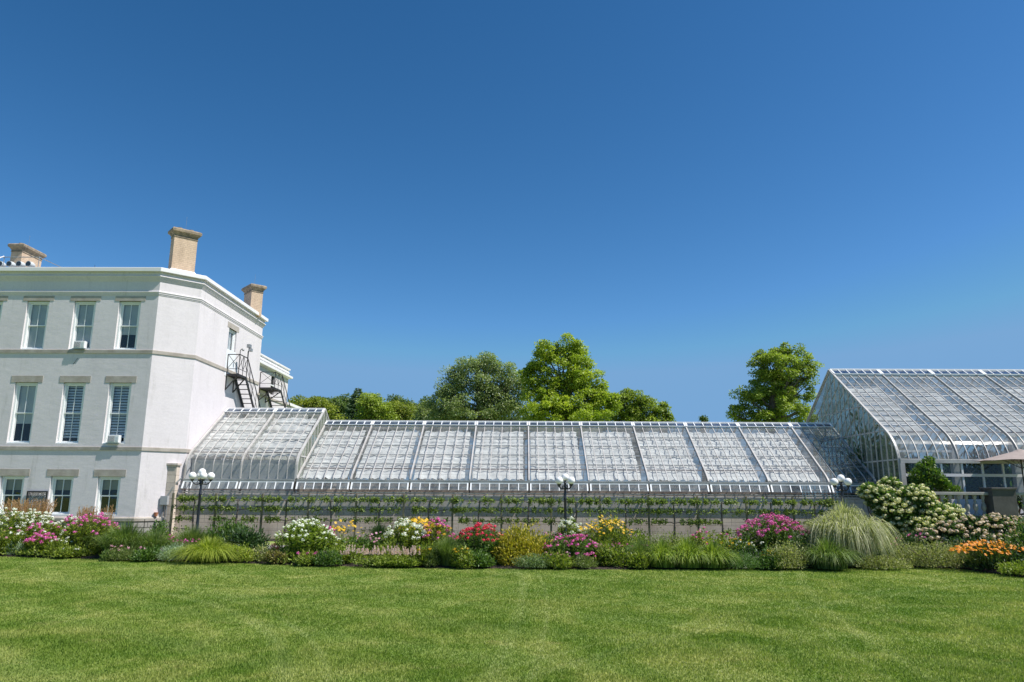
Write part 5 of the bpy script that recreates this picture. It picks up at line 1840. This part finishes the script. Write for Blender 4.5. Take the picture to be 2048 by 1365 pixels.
# red flowers behind the balustrade
for i, (px, c_, lb_) in enumerate(((1885, F_RED, 'red flowering potted plant behind the left end of the balustrade'), (2030, F_ORA, 'orange flowering potted plant behind the balustrade at the right edge'))):
    X_, Z_ = at(px, 1010, 25.1)
    t = thing('potted_flower', (X_, 25.1, 1.1), lb_, 'potted plant', 'potted flowers on the terrace')
    MB().lathe([(.10, 1.1), (.15, 1.32), (.16, 1.34), (.13, 1.34)], (X_, 25.1), 14).build('pot', 'terra', t)
    mound_leaves(X_, 25.1, .24, .2, .45, 900, .08, .035, G_MID, t, z0=1.32)
    rng = np.random.default_rng(i)
    V, Fq, rr = heads(np.array([X_, 25.1, 1.55]) + rng.normal(size=(14, 3)) * np.array([.13, .1, .1]), .05, 18, .03, rng)
    npmesh('blossoms', V, Fq, rr, c_, t)

# plants inside the big glasshouse
for i, (px, Yp, hgt, lb_) in enumerate(((1830, 29.0, 2.0, 'broad leaved tropical plant inside the big glasshouse near its corner'), (1900, 28.6, 2.1, 'tropical plant inside the glasshouse behind the potted tree'),
                                   (1960, 29.2, 2.4, 'dark tropical plant inside the glasshouse above the stone pier'), (2020, 28.8, 2.2, 'tropical plant inside the glasshouse behind the umbrella pole'), (2080, 29.4, 2.4, 'tropical plant inside the glasshouse beyond the right edge'),
                                   (1740, 31.5, 3.6, 'tall tropical plant behind the glass gable of the big glasshouse'), (1755, 29.3, 2.7, 'leafy tropical plant low behind the glass gable'), (1790, 33.6, 3.0, 'tropical plant at the back of the big glasshouse gable end'))):
    X_ = max(14.2, at(px, 980, Yp)[0])
    t = thing('tropical_plant', (X_, Yp, 1.1), lb_, 'indoor plant', 'plants inside the big glasshouse')
    MB().tube([(X_, Yp, 1.1), (X_ + .1, Yp, 1.1 + hgt * .7)], [.05, .03], 7).build('trunk', 'bark', t)
    mound_leaves(X_, Yp, 1.1, 1.0, hgt, 4200, .32, .10, G_DARK, t, z0=1.1, shell=.2)

# ================================================================ ESPALIER: posts, wires, trees
ORD = ['first', 'second', 'third', 'fourth', 'fifth', 'sixth', 'seventh', 'eighth', 'ninth', 'tenth', 'eleventh', 'twelfth', 'thirteenth', 'fourteenth', 'fifteenth']
YE_ = 27.55
posts = [343, 430, 523, 616, 711, 807, 905, 1003, 1102, 1199.5, 1298, 1396, 1493, 1588, 1668]
px_X = [at(p, 1030, YE_)[0] for p in posts]
first = None
for i, X_ in enumerate(px_X):
    lb_ = 'weathered green wooden trellis post, %s of fifteen counted from the house' % ORD[i]
    if first is None:
        t = thing('trellis_post', (X_, YE_, 0), lb_, 'post', 'trellis posts along the block wall')
        pm = MB().box(X_ - .035, X_ + .035, YE_ - .035, YE_ + .035, 0, 1.66).build('shaft', 'wood', t, bevel=.006)
        first = (t, pm)
    else:
        t = first[0].copy(); C.objects.link(t); t.location = (X_, YE_, 0); t['label'] = lb_
        t.rotation_euler = (random.uniform(-.01, .01), random.uniform(-.012, .012), 0)
        c_ = first[1].copy(); C.objects.link(c_); c_.parent = t
wz = [zz(1000, yy, YE_) for yy in (1002, 1021, 1042, 1062)]
q = MB()
for z in wz:
    q.tube([(px_X[0], YE_ + .045, z), (px_X[-1], YE_ + .045, z)], .0035, 4)
tag(q.build('trellis_wire', 'iron', origin=(0, YE_, 0)), 'thin horizontal wires strung across the trellis posts', 'wire')
trunks = [388, 475, 572, 663, 757, 856, 956, 1055, 1151, 1250, 1348, 1443, 1542, 1632]
E_LEAF = lm('espalier_leaf', [(.06, .09, .025), (.13, .18, .045), (.25, .30, .10)])
for i, p in enumerate(trunks):
    rng = np.random.default_rng(200 + i)
    X_ = at(p, 1030, YE_)[0]
    t = thing('espalier_tree', (X_, YE_, 0), 'espaliered fruit tree in the %s bay between trellis posts from the house' % ORD[i], 'fruit tree', 'espaliered fruit trees on the block wall')
    Yt = YE_ + .01
    lean = random.uniform(-.05, .05)
    tr = MB()
    pts, rad = [], []
    for k in range(9):
        f = k / 8
        pts.append((X_ + lean * f + .014 * math.sin(f * 9 + i), Yt + .01 * math.sin(f * 7), .0 + f * (wz[0] - .0)))
        rad.append((.040 - .020 * f) * (1 + .12 * random.random()))
    tr.tube(pts, rad, 9)
    tr.build('trunk', 'bark', t, smooth=True)
    arms = MB()
    gs = []
    for j, z in enumerate(wz):
        sag = 1.0
        for s_ in (-1, 1):
            L = 1.0 * (.78 + .22 * rng.random()) * (.75 if j == 3 else 1)
            if j == 3 and rng.random() < .45: continue
            if j == 2 and rng.random() < .12: continue
            ap = [(X_ + lean * .7, Yt, z - .06)]
            for k in range(1, 7):
                f = k / 6
                ap.append((X_ + lean * .7 + s_ * L * f, Yt + .015 * math.sin(f * 8), z - .03 * (1 - f) + .012 * math.sin(f * 11 + i + j)))
            arms.tube(ap, [.017, .015, .013, .011, .009, .007, .005], 6)
            dens = (1.0, .9, .75, .6)[j] * (.45 + 1.0 * rng.random())
            n = int(420 * L * dens)
            ncl = int(10 * L) + 2
            cl = np.sort(rng.random(ncl)) * .95 + .05
            ci = rng.integers(0, ncl, n)
            f = np.clip(cl[ci] + rng.normal(size=n) * .035, .04, 1.0)
            amp = (.030 + .038 * rng.random(ncl))[ci]
            P = np.stack([X_ + lean * .7 + s_ * L * f, Yt - .02 + rng.normal(size=n) * .035, z + .0 + rng.normal(size=n) * amp], 1)
            D = rng.normal(size=(n, 3)) * np.array([1, .8, .8]) + np.array([0, -.3, .1])
            gs.append(leafgeo(P, D, .085 * (.7 + .6 * rng.random(n)), .045, rng=rng))
    arms.build('branches', 'bark', t, smooth=True)
    V, Fq, rr = cat(*gs)
    npmesh('foliage', V, Fq, rr, E_LEAF, t)


# ================================================================ BACKGROUND TREES
def tree(label, name, Y, lobes, mt, nclump=150, leaves=110, L=.22, W=.15, trunk_px=None, depth=.8, group='trees beyond the greenhouses', clump=.7, seed=0, twigs=True, flatc=.55, fill=.25):
    """crown built from clumps of leaves spread in the volume of several lobes (px, py, rx, ry in photo pixels at depth Y)"""
    rng = np.random.default_rng(seed + 1000)
    k = Y / F * 1.13
    Ls = []
    for px, py, a, b_ in lobes:
        X_, Z_ = at(px, py, Y)
        Ls.append((X_, Y + rng.uniform(-.4, .4) * a * k * depth, Z_, a * k, b_ * k))
    tx = at(trunk_px or lobes[0][0], 900, Y)[0]
    t = thing(name, (tx, Y, 0), label, 'tree', group)
    tot = sum(l[3] * l[4] for l in Ls)
    cents = []
    for (X_, Yc, Z_, a, b_) in Ls:
        m = max(5, int(nclump * a * b_ / tot))
        d = unit(rng.normal(size=(m, 3)))
        r = (fill + (1 - fill) * rng.random(m) ** .45)
        cents.append(np.array([X_, Yc, Z_]) + d * r[:, None] * np.array([a, a * depth, b_]) * .93)
    cents = np.concatenate(cents)
    m = len(cents)
    n = m * leaves
    cs = clump * (.6 + .7 * rng.random(m))
    d = unit(rng.normal(size=(n, 3)) + np.array([0, 0, .35]))
    r = (.35 + .65 * rng.random(n) ** .5)
    P = np.repeat(cents, leaves, 0) + d * (r * np.repeat(cs, leaves))[:, None] * np.array([1, 1, flatc])
    droop = np.array([0, 0, -.25])
    V, Fq, rr = leafgeo(P, d * .5 + rng.normal(size=(n, 3)) * .5 + droop, L * (.6 + .7 * rng.random(n)), W, rng=rng, flat=d * .6 + np.array([0, 0, 1.0]),
                        rnd=np.clip(np.repeat(rng.random(m), leaves) * .55 + rng.random(n) * .45, 0, 1))
    npmesh('crown', V, Fq, rr, mt, t)
    zt0 = max(l[2] for l in Ls)
    zb0 = min(l[2] - l[4] for l in Ls)
    tr = MB()
    sp = [(tx, Y, 0), (tx + .1, Y, max(1.5, zb0)), (np.mean([l[0] for l in Ls]), Y, (zt0 + zb0) / 2), (Ls[int(np.argmax([l[2] for l in Ls]))][0], Y, zt0)]
    tr.tube(sp, [.45, .34, .2, .05], 9)
    sel = rng.choice(m, min(m, 46), replace=False)
    for j in sel:
        c_ = cents[j]
        f = np.clip((c_[2] - zb0) / (zt0 - zb0 + .01) * .7, 0.02, .85)
        z0 = max(1.5, zb0) + f * (zt0 - max(1.5, zb0)) * .8
        s = Vector(sp[1]).lerp(Vector(sp[3]), min(1, max(0, (z0 - sp[1][2]) / (zt0 - sp[1][2] + .01))))
        mid_ = s.lerp(Vector(c_), .55) + Vector((0, 0, -.25))
        tr.tube([s, mid_, c_], [.10, .06, .025], 5)
    tr.build('trunk', 'bark', t, smooth=True)
    return t


T_LIME = lm('bright_maple_leaf', [(.09, .13, .014), (.165, .21, .022), (.26, .29, .035)], trans=.38)
T_OLIVE = lm('grey_olive_leaf', [(.065, .09, .03), (.13, .165, .06), (.22, .26, .11)], trans=.3, spec=.5)
T_MID = lm('maple_leaf', [(.075, .105, .016), (.135, .175, .026), (.22, .26, .04)], trans=.35)
T_DEEP = lm('deep_wood_leaf', [(.03, .055, .016), (.065, .10, .028), (.12, .16, .04)], trans=.3)
T_YOL = lm('yellowing_leaf', [(.06, .08, .015), (.12, .15, .022), (.22, .22, .03)], trans=.35)

tree('tall bright lime green maple, the highest crown beyond the greenhouse', 'maple_tree', 56,
     [(1120, 740, 60, 50), (1100, 705, 30, 26), (1140, 690, 20, 18), (1155, 725, 34, 34), (1070, 755, 28, 34), (1175, 765, 34, 34), (1150, 800, 70, 44), (1085, 810, 44, 44), (1205, 805, 30, 44), (1120, 840, 90, 40), (1060, 745, 14, 16), (1225, 800, 14, 26)],
     T_LIME, 430, 135, .165, .12, 1118, seed=1, clump=.50)
tree('wide grey olive tree left of the lime green maple', 'locust_tree', 60,
     [(965, 765, 56, 46), (930, 745, 34, 26), (985, 730, 42, 22), (905, 785, 38, 34), (1010, 775, 44, 50), (880, 805, 26, 26), (950, 810, 70, 44), (1030, 790, 28, 50), (900, 830, 46, 30), (1000, 830, 60, 30), (955, 722, 22, 14)],
     T_OLIVE, 290, 170, .165, .10, 965, seed=2, clump=.72, flatc=.6, fill=.1)
tree('darker rounded tree at the right foot of the lime green maple', 'lime_tree', 60,
     [(1262, 812, 30, 34), (1290, 830, 30, 34), (1245, 830, 24, 40), (1310, 838, 14, 22)], T_MID, 130, 170, .15, .11, 1270, seed=3, clump=.55)
tree('slender dark sapling at the right end of the middle tree group', 'young_tree', 60, [(1325, 825, 7, 22), (1337, 842, 8, 14)], T_MID, 22, 70, .17, .12, 1326, seed=4, clump=.4)
tree('lone maple with open crown left of the big glasshouse', 'maple_tree', 52,
     [(1560, 735, 44, 34), (1578, 708, 30, 20), (1535, 715, 24, 18), (1610, 735, 26, 26), (1545, 770, 44, 34), (1590, 775, 40, 36), (1515, 735, 14, 20), (1500, 795, 30, 18), (1480, 825, 24, 16), (1530, 815, 46, 34), (1585, 820, 48, 36), (1510, 840, 40, 16)],
     T_MID, 250, 180, .145, .105, 1540, seed=5, clump=.50, fill=.15)
tree('tiny far tree top just above the ridge, alone against the sky', 'far_tree', 95, [(1407, 840, 5, 6)], T_DEEP, 10, 40, .25, .18, 1407, seed=6, clump=.5)
far = [
    ('yellowing round tree right behind the house annex', 'broadleaf_tree', 62, [(610, 815, 36, 24), (585, 825, 24, 20), (640, 825, 26, 26), (655, 850, 22, 20)], T_YOL),
    ('dark tree peeping between the yellowing tree and the spruce', 'broadleaf_tree', 75, [(655, 815, 22, 20), (675, 825, 26, 24), (665, 845, 30, 24)], T_DEEP),
    ('dull green tree left of the spruce', 'broadleaf_tree', 78, [(690, 812, 16, 20), (698, 840, 24, 28)], T_DEEP),
    ('bright green maple right of the spruce', 'maple_tree', 66, [(748, 818, 28, 26), (740, 800, 16, 14), (765, 835, 30, 26), (735, 845, 26, 20)], T_MID),
    ('rounded yellow green tree in the low middle of the far row', 'broadleaf_tree', 68, [(800, 828, 30, 22), (790, 845, 36, 20)], T_YOL),
    ('dark green tree left of the grey olive tree', 'broadleaf_tree', 72, [(845, 820, 16, 22), (850, 842, 30, 20), (815, 820, 14, 16)], T_DEEP),
    ('deep green tree behind the yellow green one', 'broadleaf_tree', 80, [(790, 812, 18, 14), (770, 840, 20, 20)], T_DEEP),
    ('pale green tree tucked under the grey olive tree', 'broadleaf_tree', 64, [(880, 845, 34, 20), (860, 830, 18, 18)], T_OLIVE),
    ('dark undergrowth tree filling below the maple and the olive tree', 'broadleaf_tree', 66, [(1040, 850, 40, 26), (1100, 855, 60, 20), (1180, 850, 50, 24), (980, 852, 50, 22)], T_DEEP),
]
for i, (lb_, nm, Y, lobes, m_) in enumerate(far):
    tree(lb_, nm, Y, lobes, m_, 85, 150, .18, .13, None, seed=20 + i, clump=.75, twigs=False)


def spruce(label, px, top, Y, wpx, mt):
    X_, Zt = at(px, top, Y)
    t = thing('spruce_tree', (X_, Y, 0), label, 'tree', 'trees beyond the greenhouses')
    rng = np.random.default_rng(8)
    n = 16000
    f = rng.random(n) ** .6
    k = Y / F
    layer = 1 - .35 * ((f * 14) % 1)
    R_ = wpx * k * f ** .8 * layer
    a = rng.random(n) * 2 * np.pi; q_ = .2 + .8 * rng.random(n) ** .5
    P = np.stack([X_ + R_ * q_ * np.cos(a), Y + R_ * q_ * np.sin(a), Zt - f * 6.5 - .25 * q_ * R_], 1)
    D = np.stack([np.cos(a), np.sin(a), -.3 + 0 * a], 1) + rng.normal(size=(n, 3)) * .3
    V, Fq, rr = leafgeo(P, D, .32, .09, rng=rng)
    npmesh('crown', V, Fq, rr, mt, t)
    MB().tube([(X_, Y, 0), (X_, Y, Zt)], [.3, .03], 8).build('trunk', 'bark', t)


spruce('dark pointed spruce rising above the far tree row', 717, 776, 70, 62, lm('spruce_needle', [(.022, .045, .02), (.045, .08, .035), (.08, .12, .05)]))
